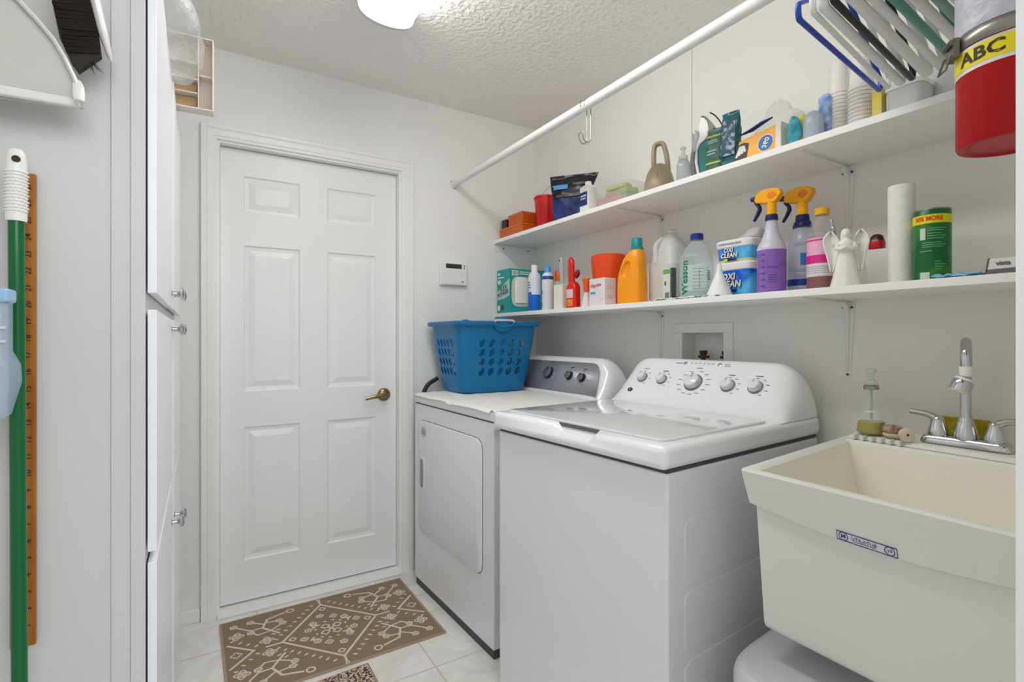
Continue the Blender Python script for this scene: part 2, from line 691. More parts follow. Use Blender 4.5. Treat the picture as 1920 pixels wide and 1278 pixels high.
def film(name, secs, seed, amp, n=26, parent=None, mat=None, sc2=30):
    k = K().loft(smooth_secs(secs, 5), n)
    for v in k.bm.verts:
        q = noise.noise_vector(v.co * sc2 + Vector((seed, 0, 0)))
        v.co += q * amp
    return k.out(name, mat or PLAS, parent, ang=50)


b = film('plastic_bag', [S(0, 0.03, 0.16), S(0.03, 0.05, 0.20), S(0.09, 0.045, 0.17, 2, -0.01, -0.02), S(0.14, 0.03, 0.12, 2, -0.02, -0.04), S(0.19, 0.02, 0.05, 2, -0.03, -0.07)], 3, 0.016)
b.location = (-0.045, 1.50, 1.884)
tag(b, 'crumpled clear plastic bag lying on top of the tall cabinet before the organiser', 'plastic bag')

# ------------------------------------------------------------------ hanging on the cabinet side: pole, yardstick, dispenser, dustpan, brush
t = thing('pole', 'long green metal pole with a textured white grip leaning on the cabinet side', 'pole', (-0.2215, 0.985, 0))
K().cyl((0.006, 0.004, 0.0), (0, 0, 1.372), 0.0090, 24).out('shaft', M('green_enamel', (10, 98, 50), 0.22), t)
k = K().loft([S(1.364, 0.0112), S(1.37, 0.0118), S(1.44, 0.0114), S(1.454, 0.0110, 0.0095), S(1.462, 0.0095, 0.008), S(1.466, 0.006, 0.005)], 28)
k.out('grip', WPL, t)
k = K()
for r in range(13):
    for c in range(7):
        a = radians(-165 + c * 25 + (r % 2) * 12)
        z = 1.378 + r * 0.0046
        c0 = Vector((0.0115 * cos(a), 0.0115 * sin(a), z))
        k.ball(c0, 0.0028, 0.0028, 0.0014, 8, 5)
k.out('grip_texture', WPL, t)
K().cyl((0.002, -0.0112, 1.450), (0.002, -0.0090, 1.450), 0.0048, 16).out('hang_hole', M('dark_bronze', (66, 52, 40), 0.35, 0.7), t)

t = thing('yardstick', 'orange wooden measuring stick with black markings hanging behind the green pole', 'ruler', (-0.2250, 1.0435, 0.735))
WOOD = varied('yardstick_wood', (176, 116, 34), (146, 86, 22), 12, 0.4, stretch=(6, 1, 0.6))
K().box(-0.016, 0.0135, -0.006, 0, 0, 0.712).out('stick', WOOD, t, bevel=0.0015)
k = K()
for i in range(1, 113):
    z = i * 0.00635
    ln = 0.010 if i % 4 == 0 else (0.007 if i % 2 == 0 else 0.0045)
    k.box(-0.0085, -0.0085 + ln, -0.0064, -0.006, z - 0.0004, z + 0.0004)
for i in range(1, 28):
    k.text(str(i), 0.011, flat((0.005, -0.0065, i * 0.0254 + 0.006), ux=(0, 0, 1), uy=(-1, 0, 0)), bold=0.01)
k.out('markings', M('ink', (40, 28, 16), 0.6), t)

t = thing('plastic_dispenser', 'clear and pale blue plastic dispenser at the left edge in front of the pole', 'dispenser', (-0.243, 0.925, 1.088))
t.scale = (1, 1, 0.89)
CLB = M('clear_blue_plastic', (186, 204, 226), 0.12, alpha=0.38)
BLU = M('pale_blue_plastic', (150, 190, 226), 0.3)
body = [S(0, 0.018, 0.012, 3), S(0.012, 0.030, 0.018, 3), S(0.06, 0.040, 0.020, 3), S(0.085, 0.039, 0.020, 3), S(0.105, 0.031, 0.017, 3), S(0.182, 0.031, 0.017, 3)]
K().loft(body, 28).out('body', CLB, t)
K().box(-0.033, 0.032, -0.019, 0.019, 0.176, 0.198).out('lid', BLU, t, bevel=0.005)
K().loft([S(0.01, 0.014, 0.008, 3, -0.012), S(0.05, 0.018, 0.010, 3, -0.014), S(0.068, 0.012, 0.008, 3, -0.014)], 20).out('insert', BLU, t)
k = K()
for x in (-0.02, -0.006, 0.008, 0.02):
    k.box(x - 0.003, x + 0.003, -0.012, -0.008, 0.108, 0.175)
for z in (0.118, 0.138):
    k.box(-0.028, 0.029, -0.0195, -0.016, z, z + 0.004)
k.out('ribs', M('frosted_ribs', (206, 208, 214), 0.3), t)

# dustpan: outline in the plane of the cabinet side, with raised rims
PAN = M('dustpan_plastic', (196, 198, 192), 0.35)
RIM = M('dustpan_rim', (222, 224, 220), 0.3)
t = thing('dustpan', 'large pale grey dustpan hanging on the cabinet side at the upper left', 'dustpan', (0, 0.968, 0))
arc = [(-0.268, 1.715), (-0.240, 1.696), (-0.2153, 1.671), (-0.197, 1.651), (-0.1787, 1.628), (-0.167, 1.606), (-0.1580, 1.584), (-0.1520, 1.568)]
poly = [(-0.44, 1.715), *arc, (-0.1475, 1.552), (-0.1465, 1.539), (-0.2300, 1.5340), (-0.44, 1.530)]
K().prism(poly, 0.004, Matrix.Translation((0, 0.012, 0))).out('pan', PAN, t)
K().tube([(x, 0.006, z) for x, z in arc], 0.0032, 8, flat=2.4).out('rim', RIM, t)
K().tube([(-0.1540, 0.012, 1.578), (-0.1510, 0, 1.566), (-0.1490, -0.010, 1.552), (-0.1480, -0.013, 1.540)], [0.003, 0.0042, 0.0045, 0.004], 10, flat=1.6).out('side_wall', RIM, t)
K().prism([(-0.44, 1.530), (-0.1500, 1.536), (-0.1490, 1.543), (-0.1620, 1.5490), (-0.44, 1.546)], 0.010, Matrix.Translation((0, 0.0, 0))).out('lip', RIM, t, bevel=0.003)

# hand broom with dark bristles
t = thing('hand_broom', 'small broom with dense dark brown bristles hanging beside the grey dustpan', 'broom', (0, 0.985, 0))
sp0, sp1 = Vector((-0.1325, 0, 1.70)), Vector((-0.1175, 0, 1.6300))
dirv = (sp1 - sp0).normalized()
K().tube([(-0.1385, 0, 1.735), sp0, (-0.1245, 0, 1.660), sp1, (-0.1150, 0, 1.620)], [0.0066, 0.0066, 0.006, 0.004, 0.001], 12, flat=3.2).out('head', M('broom_head_plastic', (216, 218, 218), 0.3), t)
BR = M('bristles_dark', (38, 30, 26), 0.7)
k = K()
perp = Vector((-1, 0, -0.22)).normalized()
poly = [(-0.1405, 1.735), (-0.1310, 1.665), (-0.1267, 1.6240), (-0.1535, 1.5930), (-0.1620, 1.606), (-0.1735, 1.6350), (-0.1845, 1.700), (-0.190, 1.735)]
k.prism(poly, 0.014, Matrix.Translation((0, -0.006, 0)))
for i in range(420):
    f = rng.random()
    base = Vector((-0.140 + 0.013 * f, 0, 1.735 - 0.110 * f))
    ln = 0.047 - 0.009 * f * f + rng.uniform(-0.002, 0.0025)
    y = rng.choice((-0.0085, -0.0075, -0.0065, 0.0085)) + rng.uniform(-0.0012, 0.001)
    d_ = (perp + Vector((0, rng.uniform(-0.04, 0.04), rng.uniform(-0.06, 0.06)))).normalized()
    base.y = y
    k.tube([base, base + d_ * ln], [0.0011, 0.0007], 4)
for i in range(10):
    base = Vector((-0.1365 + rng.uniform(-0.008, 0.003), rng.uniform(-0.006, 0.006), 1.612))
    k.tube([base, base + Vector((rng.uniform(-0.008, 0.012), 0, -rng.uniform(0.008, 0.016)))], [0.0006, 0.0003], 4)
br = k.out('bristles', BR, t)
br['kind'] = 'stuff'

# ------------------------------------------------------------------ washer and dryer


def console(k, prof, W_, r, zb, mi=0, v0=0.0, nv=60, pw=2.4):
    vs = []
    for i in range(nv + 1):
        t = i / nv
        vs.append(v0 + W_ * (0.5 - 0.5 * cos(pi * t)))
    g = []
    for v in vs:
        dd = min(v - v0, v0 + W_ - v)
        q = 1.0 if dd >= r else max(1 - ((r - dd) / r) ** pw, 0) ** (1 / pw)
        g.append([k.bm.verts.new((u + (0.5 * (1 - q) * (0.70 - u) * 0.4), v, zb + (z - zb) * q)) for u, z in prof])
    for a, b in zip(g, g[1:]):
        for i in range(len(prof) - 1):
            k._f([a[i], a[i + 1], b[i + 1], b[i]], mi)
    return k


def slope_frame(u0, z0, u1, z1):
    s = Vector((u1 - u0, 0, z1 - z0)).normalized()
    nrm = Vector((-s.z, 0, s.x))
    return s, nrm


def axis_mat(p, nrm):
    return Matrix.Translation(p) @ nrm.to_track_quat('Z', 'Y').to_matrix().to_4x4()


def knob(parent, p, nrm, r, body, ring, base, name='knob', h=1.0):
    T = axis_mat(p, nrm)
    k = K().loft([S(0, r * 1.16), S(0.003, r * 1.14), S(0.0035, r * 1.0)], 32, 2, T=T)
    k.loft([S(0.0035, r), S(0.007 * h, r * 1.0), S(0.010 * h, r * 0.96), S(0.018 * h, r * 0.88)], 32, 1, caps=(0, 1), T=T)
    k.loft([S(0.018 * h, r * 0.88), S(0.0215 * h, r * 0.83), S(0.023 * h, r * 0.74), S(0.0232 * h, 0.001)], 32, 0, caps=(0, 0), T=T)
    k.box(-r * 0.08, r * 0.08, r * 0.25, r * 0.8, 0.0225 * h, 0.0245 * h, 1, T=T)
    return k.out(name, [body, ring, base], parent, flip=False)


t = thing('washing_machine', 'glossy white top-loading washing machine standing between dryer and utility sink', 'washing machine', (0.92, 0.82, 0), 4.5)
SEAM = M('seam_grey', (70, 72, 76), 0.5)
k = K().box(0.0, 0.755, 0.0, 0.686, 0.012, 0.884)
k.out('body', APP, t, bevel=0.008, seg=3)
K().box(0.004, 0.750, 0.004, 0.682, 0.884, 0.8925).out('seam', SEAM, t)
k = K()
for poly in ([(0.065, 0.625), (0.075, 0.612), (0.62, 0.612), (0.62, 0.765), (0.085, 0.765), (0.070, 0.757), (0.065, 0.742)], [(0.065, 0.462), (0.075, 0.450), (0.62, 0.450), (0.62, 0.592), (0.085, 0.592), (0.070, 0.586), (0.065, 0.572)], [(0.065, 0.18), (0.62, 0.18), (0.62, 0.425), (0.085, 0.425), (0.065, 0.41)]):
    k.prism(poly, 0.0035, Matrix.Translation((0, -0.0016, 0)))
k.out('side_panel', APP, t, bevel=0.0015, seg=2)
k = K().box(-0.020, 0.757, -0.008, 0.694, 0.8925, 0.951)
cv = k.out('top_cover', APPT, t, bevel=0.018, seg=5)
k = K()
k.hexa([(-0.050, 0.225, 0.908), (0.016, 0.250, 0.932), (0.016, 0.375, 0.932), (-0.050, 0.405, 0.908)], [(-0.050, 0.165, 0.985), (0.022, 0.195, 0.985), (0.022, 0.430, 0.985), (-0.050, 0.465, 0.985)])
cut = k.out('cut', DARK, None, bevel=0.004)
bpy.context.view_layer.update()
cut.matrix_world = Matrix.Translation((0.92, 0.82, 0)) @ Matrix.Rotation(radians(4.5), 4, 'Z')
bool_cut(cv, cut)
K().hexa([(0.0145, 0.240, 0.9405), (0.0155, 0.240, 0.9405), (0.0155, 0.386, 0.9405), (0.0145, 0.386, 0.9405)], [(0.0150, 0.226, 0.9508), (0.0180, 0.226, 0.9508), (0.0180, 0.400, 0.9508), (0.0150, 0.400, 0.9508)]).out('handle_recess', M('recess_shade_grey', (96, 98, 102), 0.4), t)  # dark strip in the scoop, shade under the lid edge put into its colour
rings_mesh(K(), [rrect(0.016, 0.503, 0.026, 0.662, 0.030, 0.9512), rrect(0.016, 0.503, 0.026, 0.662, 0.030, 0.9555), rrect(0.0175, 0.5015, 0.0275, 0.6605, 0.029, 0.9572), rrect(0.021, 0.498, 0.031, 0.657, 0.026, 0.9580)], cap1=True).out('lid', LIDM, t, ang=40)
wprof = [(0.490, 0.951), (0.515, 0.954), (0.533, 0.964), (0.545, 0.9778), (0.555, 0.990), (0.60, 1.045), (0.645, 1.100), (0.652, 1.1075), (0.662, 1.1145), (0.676, 1.118), (0.70, 1.117), (0.725, 1.108), (0.745, 1.085), (0.755, 1.03), (0.757, 0.951)]
console(K(), wprof, 0.690, 0.105, 0.949, v0=-0.002).out('console', APPT, t, ang=60)
sl, nr = slope_frame(0.555, 0.990, 0.645, 1.100)


def onw(v, z, off=0.0):
    u = 0.555 + (z - 0.990) / 0.110 * 0.090
    return Vector((u, v, z)) + nr * off


SILV = M('knob_silver', (200, 202, 206), 0.16, 0.85)
KW = M('knob_white_gloss', (228, 230, 232), 0.12, coat=0.5)
for v, z, r in ((0.571, 1.044, 0.0185), (0.479, 1.042, 0.0185), (0.343, 1.040, 0.030), (0.211, 1.039, 0.0215), (0.118, 1.041, 0.0215)):
    knob(t, onw(v, z), nr, r, KW, SILV, M('knob_ring', (120, 122, 126), 0.3, 0.6))
for v in (0.411, 0.273):
    K().loft([S(0, 0.008), S(0.002, 0.0075), S(0.0025, 0.005)], 20, T=axis_mat(onw(v, 1.1035), nr)).out('button', SILV, t)
INK = M('grey_ink', (92, 96, 102), 0.5)
INKB = M('blue_ink', (70, 140, 200), 0.5)


def dash(k, v, z, w_, h=0.0028, mi=0):
    c = onw(v, z, 0.0006)
    a, b = Vector((0, -w_ / 2, 0)), sl * h / 2
    k.quad([c - a - b, c + a - b, c + a + b, c - a + b], mi)


for v, z, n_, rr in ((0.571, 1.044, 4, 0.030), (0.479, 1.042, 5, 0.031), (0.343, 1.040, 13, 0.050), (0.211, 1.039, 5, 0.034), (0.118, 1.041, 5, 0.034)):
    k = K()
    for i in range(n_):
        a = radians(95 - (i * 150 / max(n_ - 1, 1))) if n_ < 13 else radians(75 - i * 345 / 13)
        dv, dz = rr * cos(a), rr * sin(a)
        dash(k, v - dv * 1.15, z + dz * 0.78, 0.010 if n_ < 13 else 0.017, 0.0022)
    dash(k, v + 0.0, z + rr * 0.98, 0.024 if v < 0.5 else 0.001, 0.0032)
    k.out('knob_scale', INK, t, flip=False)
k = K()
dash(k, 0.571, 1.077, 0.026, 0.0032, 1)
dash(k, 0.438, 1.1035, 0.03, 0.0036, 1)
for i in range(6):
    dash(k, 0.385 - i * 0.017, 1.1060, 0.009, 0.0018)
    dash(k, 0.385 - i * 0.017, 1.1015, 0.002, 0.0016)
dash(k, 0.245, 1.106, 0.018, 0.002)
dash(k, 0.243, 1.1005, 0.024, 0.002)
k.out('printed_legends', [INK, INKB], t, flip=False)
K().loft([S(0, 0.012, 0.009), S(0.002, 0.0115, 0.0085)], 24, T=axis_mat(onw(0.600, 0.997), nr)).out('badge', [M('badge_dark', (60, 60, 62), 0.3, 0.6)], t)
K().loft([S(0.0018, 0.0042), S(0.0026, 0.004)], 16, T=axis_mat(onw(0.600, 0.997), nr)).out('badge_centre', SILV, t)
K().cyl((0.498, 0.045, 0.9515), (0.498, 0.045, 0.9535), 0.0035, 12).out('hinge_dot', BLACK, t)

# dryer
t = thing('clothes_dryer', 'white front-loading clothes dryer beside the door carrying the blue basket', 'dryer', (0.93, 1.656, 0), 2.4)
k = K().box(0.0, 0.76, 0.0, 0.73, 0.035, 0.880)
k.out('body', APP, t, bevel=0.006, seg=3)
K().box(0.006, 0.75, 0.006, 0.724, 0.0, 0.035).out('base', SEAM, t)
K().box(-0.004, 0.762, -0.003, 0.733, 0.8835, 0.925).out('top_cover', APP, t, bevel=0.011, seg=4)
K().box(0.003, 0.755, 0.004, 0.726, 0.880, 0.8835).out('seam', SEAM, t)
dsec = [S(0, 0.2965, 0.2625, 9, 0.375, 0.545), S(0.0045, 0.2965, 0.2625, 9, 0.375, 0.545), S(0.0070, 0.2945, 0.2605, 9, 0.375, 0.545)]
Td = Matrix(((0, 0, -1, 0), (1, 0, 0, 0), (0, 1, 0, 0), (0, 0, 0, 1)))
dr = rings_mesh(K(), [[Td @ p for p in rrect(0.0785 + q, 0.6715 - q, 0.2825 + q, 0.8075 - q, 0.055 - q, z)] for q, z in ((0, 0), (0, 0.0045), (0.0010, 0.0062), (0.0028, 0.0070))], cap1=True).out('door', APP, t, ang=50)
ds2 = [S(-0.001, 0.2985, 0.2645, 9, 0.375, 0.545), S(0.0012, 0.2985, 0.2645, 9, 0.375, 0.545)]
rings_mesh(K(), [[Td @ p for p in rrect(0.0763, 0.6737, 0.2803, 0.8097, 0.057, z)] for z in (-0.001, 0.0012)], cap1=True).out('door_gap', SEAM, t)
pull = [S(0, 0.026, 0.076, 5), S(0.003, 0.0245, 0.0745, 5), S(0.004, 0.019, 0.066, 4)]
hh = K().loft(pull, 40, caps=(0, 0), T=Matrix.Translation((-0.0068, 0.625, 0.56)) @ Td).out('handle_recess', M('handle_white', (222, 224, 226), 0.3), dr)
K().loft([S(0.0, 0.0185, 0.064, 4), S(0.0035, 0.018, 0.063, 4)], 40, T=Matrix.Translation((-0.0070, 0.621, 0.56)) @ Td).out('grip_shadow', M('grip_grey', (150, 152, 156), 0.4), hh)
k = K().tube([(-0.0075, 0.612 + 0.022 * cos(2 * pi * i / 32), 0.755 + 0.022 * sin(2 * pi * i / 32)) for i in range(32)], 0.0012, 6, closed=True)
for i in range(4):
    k.box(-0.0080, -0.0068, 0.600 + i * 0.007, 0.6025 + i * 0.007, 0.742 + 0.002 * (i % 2), 0.767)
k.out('logo', M('logo_grey', (130, 132, 136), 0.4), dr)
dprof = [(0.505, 0.925), (0.515, 0.926), (0.525, 0.932), (0.530, 0.940), (0.565, 1.010), (0.600, 1.080), (0.606, 1.092), (0.616, 1.101), (0.63, 1.105), (0.66, 1.104), (0.69, 1.092), (0.715, 1.06), (0.725, 1.01), (0.728, 0.925)]
console(K(), dprof, 0.736, 0.115, 0.923, v0=-0.006).out('console', APPT, t, ang=60)
sl2, nr2 = slope_frame(0.53, 0.94, 0.60, 1.08)


def ond(v, z, off=0.0):
    u = 0.53 + (z - 0.94) / 0.14 * 0.07
    return Vector((u, v, z)) + nr2 * off


k = K()
fp = []
for v, z in ((0.022, 0.944), (0.70, 0.944), (0.70, 1.082), (0.105, 1.082), (0.085, 1.078), (0.066, 1.068), (0.05, 1.045)):
    fp.append((v, z))
k._f([k.bm.verts.new(ond(v, z, 0.0015)) for v, z in fp], 0)
k.out('control_face', M('console_grey', (158, 160, 168), 0.35, 0.35), t, solid=0.0012)
for v, z, r in ((0.393, 1.022, 0.030), (0.234, 1.017, 0.0205), (0.142, 1.013, 0.0205)):
    knob(t, ond(v, z, 0.0015), nr2, r, M('dryer_knob_grey', (128, 130, 138), 0.3, 0.5), M('dryer_knob_black', (40, 42, 48), 0.25), SILV)
for v, z, n_, rr in ((0.393, 1.022, 12, 0.045), (0.234, 1.017, 5, 0.034), (0.142, 1.013, 4, 0.034)):
    k = K()
    for i in range(n_):
        a = radians(100 - i * (170 if n_ < 12 else 330) / (n_ - 1))
        c = ond(v - rr * 1.1 * cos(a), z + rr * 0.9 * sin(a), 0.0032)
        aa, bb = Vector((0, -0.0045, 0)), sl2 * 0.0011
        k.quad([c - aa - bb, c + aa - bb, c + aa + bb, c - aa + bb])
    c = ond(v, z + rr * 1.15, 0.0032)
    aa, bb = Vector((0, -0.011, 0)), sl2 * 0.0017
    k.quad([c - aa - bb, c + aa - bb, c + aa + bb, c - aa + bb])
    k.out('knob_scale', M('dark_ink', (70, 72, 78), 0.5), t, flip=False)

# white cloth over the dryer top, its near edge hanging into the gap
Td0 = Matrix.Translation((0.93, 1.656, 0)) @ Matrix.Rotation(radians(2.4), 4, 'Z')


def clothf(a, b):
    # a along v (0 = hanging end), b along u
    s = a * 0.80
    wob = 0.0012 * sin(40 * b + 3 * a) + 0.001 * sin(23 * a + 9 * b)
    u = -0.004 + b * 0.506 + (0.001 * sin(a * 31) if b < 0.02 else 0)
    if s < 0.075:
        v, z = -0.0095 - 0.002 * sin(b * 60), 0.852 + s + 0.004 * sin(b * 120) * (1 - a * 10)
    else:
        q = s - 0.075
        v, z = -0.008 + q, 0.9265 if q < 0.01 else 0.9275
    if b < 0.03 and s > 0.09:
        z -= 0.010 * (1 - b / 0.03) * (1 + 0.15 * sin(a * 17)) * (1.6 if 0.50 < a < 0.57 else 1)
        u -= 0.0065 * (1 - b / 0.03)
    return Td0 @ Vector((u, v, z + abs(wob)))


k = K().grid(clothf, 90, 90)
o = k.out('cloth', M('white_cloth', (232, 231, 226), 0.9, bump=(420, 0.35, 0.001)), ang=180)
md = o.modifiers.new('solid', 'SOLIDIFY')
md.thickness = 0.0015
md.offset = 1
tag(o, 'thin white cloth spread over the dryer top under the blue basket', 'cloth')

# black hose behind the basket
o = K().tube(rnd_path([(0.985, 2.505, 0.70), (0.985, 2.50, 0.90), (1.01, 2.50, 0.955), (1.07, 2.505, 0.985)], 0.08, 8), 0.011, 14).out('drain_hose', M('black_rubber', (38, 38, 40), 0.5))
tag(o, 'short black hose on the back wall behind the blue basket', 'hose')

# ------------------------------------------------------------------ laundry basket
BLUE = M('basket_blue', (8, 112, 166), 0.3)
t = thing('laundry_basket', 'large teal blue plastic laundry basket with leaf-shaped holes on the dryer', 'laundry basket', (1.235, 2.305, 0.9295))
H = 0.345
osec = [S(0.0, 0.165, 0.120, 6), S(0.010, 0.178, 0.133, 6), S(0.03, 0.185, 0.140, 6), S(0.20, 0.208, 0.170, 7), S(H - 0.012, 0.224, 0.190, 7)]
isec = [S(H - 0.012, 0.2205, 0.1865, 7), S(0.20, 0.2045, 0.1665, 7), S(0.03, 0.1815, 0.1365, 6), S(0.012, 0.172, 0.127, 6)]
k = K()
n = 72
secs = osec + isec
k.loft(secs, n)
bk = k.out('shell', BLUE, t, ang=50)
k = K()
for r in range(4):
    for c in range(5):
        z = 0.105 + r * 0.046
        f = 0.80 + 0.2 * z / H
        x = (-0.105 + c * 0.0575) * f
        T = Matrix.Translation((x, 0, z)) @ Matrix.Rotation(radians(28), 4, 'Y')
        k.loft([S(-0.25, 0.0145, 0.022, 1.7), S(0.25, 0.0145, 0.022, 1.7)], 20, T=T @ Matrix.Rotation(radians(90), 4, 'X'))
cut1 = k.out('cut', DARK)
k = K()
for r in range(4):
    for c in range(5):
        z = 0.105 + r * 0.046
        y = (-0.085 + c * 0.0425) * (0.78 + 0.2 * z / H)
        T = Matrix.Translation((0, y, z)) @ Matrix.Rotation(radians(-25), 4, 'X')
        k.loft([S(-0.30, 0.022, 0.0125, 1.7), S(0.30, 0.022, 0.0125, 1.7)], 20, T=T @ Matrix.Rotation(radians(90), 4, 'Y'))
cut2 = k.out('cut', DARK)
for c_ in (cut1, cut2):
    c_.location = (1.235, 2.305, 0.9295)
    bpy.context.view_layer.update()
    bool_cut(bk, c_)
for p in bk.data.polygons:
    p.use_smooth = False
rsec = [S(H - 0.016, 0.224, 0.190, 7), S(H - 0.020, 0.238, 0.204, 7), S(H - 0.014, 0.243, 0.209, 7), S(H - 0.002, 0.243, 0.209, 7), S(H + 0.002, 0.238, 0.204, 7), S(H + 0.002, 0.224, 0.190, 7), S(H - 0.006, 0.2205, 0.1865, 7)]
K().loft(rsec, 96, caps=(0, 0)).out('rim', BLUE, t, ang=50)
for sy in (-1, 1):
    k = K().tube([(x, sy * (0.207 + 0.004), H - 0.004 - 0.020 * max(0, 1 - (x / 0.055) ** 2) ** 0.5) for x in [-0.055 + 0.11 * i / 14 for i in range(15)]], 0.006, 8)
    k.ball((0, sy * 0.198, H - 0.014), 0.050, 0.015, 0.036, 24, 14)
    k.out('handle_cup', BLUE, t)
for sy in (-1, 1):
    K().tube([(-0.055, sy * 0.212, H), (-0.04, sy * 0.214, H + 0.006), (0.04, sy * 0.214, H + 0.006), (0.055, sy * 0.212, H)], 0.006, 10).out('handle_grip', M('grip_pale_grey', (186, 196, 206), 0.3), t)

# ------------------------------------------------------------------ utility tub sink
t = thing('utility_sink', 'cream white plastic utility sink with a deep basin at the right', 'sink')
ZR = 0.910
A_, B_, C_, D_ = Vector((1.022, 0.702, 0)), Vector((1.716, 0.786, 0)), Vector((1.716, 0.176, 0)), Vector((1.022, 0.176, 0))


def quadring(xa, xb, ya, yb, sk, z):
    # corners: front-near, back-near, back-far, front-far (ccw from above); sk = how far the far side leans
    return [Vector((xa, ya, z)), Vector((xb, ya, z)), Vector((xb, yb + sk, z)), Vector((xa, yb, z))]


def rnd_quad(q, r, n=5):
    out = rnd_path(q, r, n, closed=True)
    return out


def subdiv(q, n=10):
    out = []
    m = len(q)
    for i in range(m):
        a, b = q[i], q[(i + 1) % m]
        for j in range(n):
            out.append(a.lerp(b, j / n))
    return out


def sag(ring, amt):
    for p in ring:
        if p.x < 1.06:
            s = (p.y - 0.18) / 0.52
            p.z -= amt * max(0, sin(pi * min(max(s, 0), 1)))
    return ring


Q = quadring
r0 = sag(subdiv(Q(1.050, 1.712, 0.186, 0.672, 0.07, 0.836)), 0.022)
r1 = sag(subdiv(Q(1.040, 1.715, 0.180, 0.694, 0.075, 0.835)), 0.022)
r2 = subdiv(Q(1.023, 1.716, 0.174, 0.703, 0.084, 0.906))
r3 = subdiv(Q(1.026, 1.716, 0.178, 0.701, 0.083, 0.911))
r4 = subdiv(Q(1.038, 1.575, 0.190, 0.687, 0.066, 0.911))
r5 = subdiv(Q(1.044, 1.570, 0.196, 0.679, 0.062, 0.905))
k = rings_mesh(K(), [r0, r1, r2, r3, r4, r5])
k.out('rim', TUBM, t, ang=40)
b0 = subdiv(Q(1.050, 1.700, 0.186, 0.684, 0.075, 0.832), 10)
b0 = sag(b0, 0.022)
for p in b0:
    p.z += 0.004
b1 = subdiv(Q(1.060, 1.690, 0.200, 0.672, 0.06, 0.575))
b2 = subdiv(Q(1.062, 1.685, 0.202, 0.670, 0.06, 0.566))
b3 = subdiv(Q(1.070, 1.675, 0.212, 0.660, 0.06, 0.560))
k = rings_mesh(K(), [b0, b1, b2, b3], cap1=True)
k.out('tub_body', TUBM, t, ang=50)
i0 = subdiv(Q(1.044, 1.570, 0.196, 0.679, 0.062, 0.905))
i1 = subdiv(Q(1.086, 1.535, 0.232, 0.622, 0.050, 0.62))
i2 = subdiv(Q(1.105, 1.515, 0.250, 0.604, 0.045, 0.60))
k = rings_mesh(K(), [i0, i1, i2], cap1=True)
k.out('basin', M('basin_cream', (241, 238, 224), 0.28), t, ang=50)
# raised faucet ledge with soap-dish ribs
k = K().hexa([(1.578, 0.178, 0.911), (1.716, 0.178, 0.911), (1.716, 0.775, 0.911), (1.590, 0.757, 0.911)], [(1.590, 0.182, 0.924), (1.716, 0.182, 0.930), (1.716, 0.765, 0.930), (1.600, 0.745, 0.924)])
k.out('faucet_ledge', TUBM, t, bevel=0.004)
k = K()
for i in range(6):
    y = 0.618 + i * 0.022
    k.box(1.574, 1.60, y, y + 0.007, 0.912, 0.9255)
k.out('ledge_ribs', TUBM, t, bevel=0.002)
for x, y in ((1.42, 0.23), (1.42, 0.66), (1.66, 0.23), (1.66, 0.66)):
    K().tube([(x, y, 0), (x, y, 0.02), (x, y, 0.60)], [0.013, 0.019, 0.019], 14).out('leg', WMET, t)
# sticker under the rim, following its slightly curved lower edge
ST = M('sticker_white', (222, 224, 232), 0.4)
NAVY = M('navy_ink', (58, 62, 122), 0.5)


def onstick(a, b):
    """a: 0..1 towards the viewer, b: 0..1 upward, on the leaning apron"""
    y = 0.511 - a * 0.100
    z = 0.8155 + b * 0.0185 - 0.002 * a
    x = 1.0402 - (z - 0.824) * 0.24 - 0.0028
    return Vector((x, y, z))


k = K().grid(lambda a, b: onstick(a, b), 8, 2, 0)


def strip(k, pts, mi, off=0.0004):
    k._f([k.bm.verts.new(onstick(a, b) - Vector((off, 0, 0))) for a, b in pts], mi)


for a0, a1, b0_, b1_ in ((0, 1, 0.0, 0.10), (0, 1, 0.90, 1.0), (0, 0.012, 0, 1), (0.988, 1, 0, 1)):
    strip(k, [(a0, b0_), (a1, b0_), (a1, b1_), (a0, b1_)], 1)
k.out('sticker', [ST, NAVY], t, flip=False)
k = K()
k.text('UTILATUB', 0.0088, lambda x, y: onstick(0.47 + x / 0.100, 0.56 + y / 0.0185) - Vector((0.0007, 0, 0)), bold=0.008, sx=1.05)
k.text('M', 0.0105, lambda x, y: onstick(0.12 + x / 0.100, 0.5 + y / 0.0185) - Vector((0.0007, 0, 0)), bold=0.04)
k.text('19', 0.0085, lambda x, y: onstick(0.88 + x / 0.100, 0.5 + y / 0.0185) - Vector((0.0007, 0, 0)), bold=0.02)
for ca in (0.12, 0.88):
    for i in range(24):
        a0, a1 = 2 * pi * i / 24, 2 * pi * (i + 1) / 24
        pts = [(ca + 0.085 * f * cos(a), 0.5 + 0.46 * f * sin(a)) for f, a in ((1, a0), (1, a1), (0.82, a1), (0.82, a0))]
        k._f([k.bm.verts.new(onstick(a, b) - Vector((0.0006, 0, 0))) for a, b in pts], 0)
k.quad([onstick(a, b) - Vector((0.0006, 0, 0)) for a, b in ((0.28, 0.26), (0.66, 0.26), (0.66, 0.32), (0.28, 0.32))])
k.out('lettering', NAVY, t, flip=False)

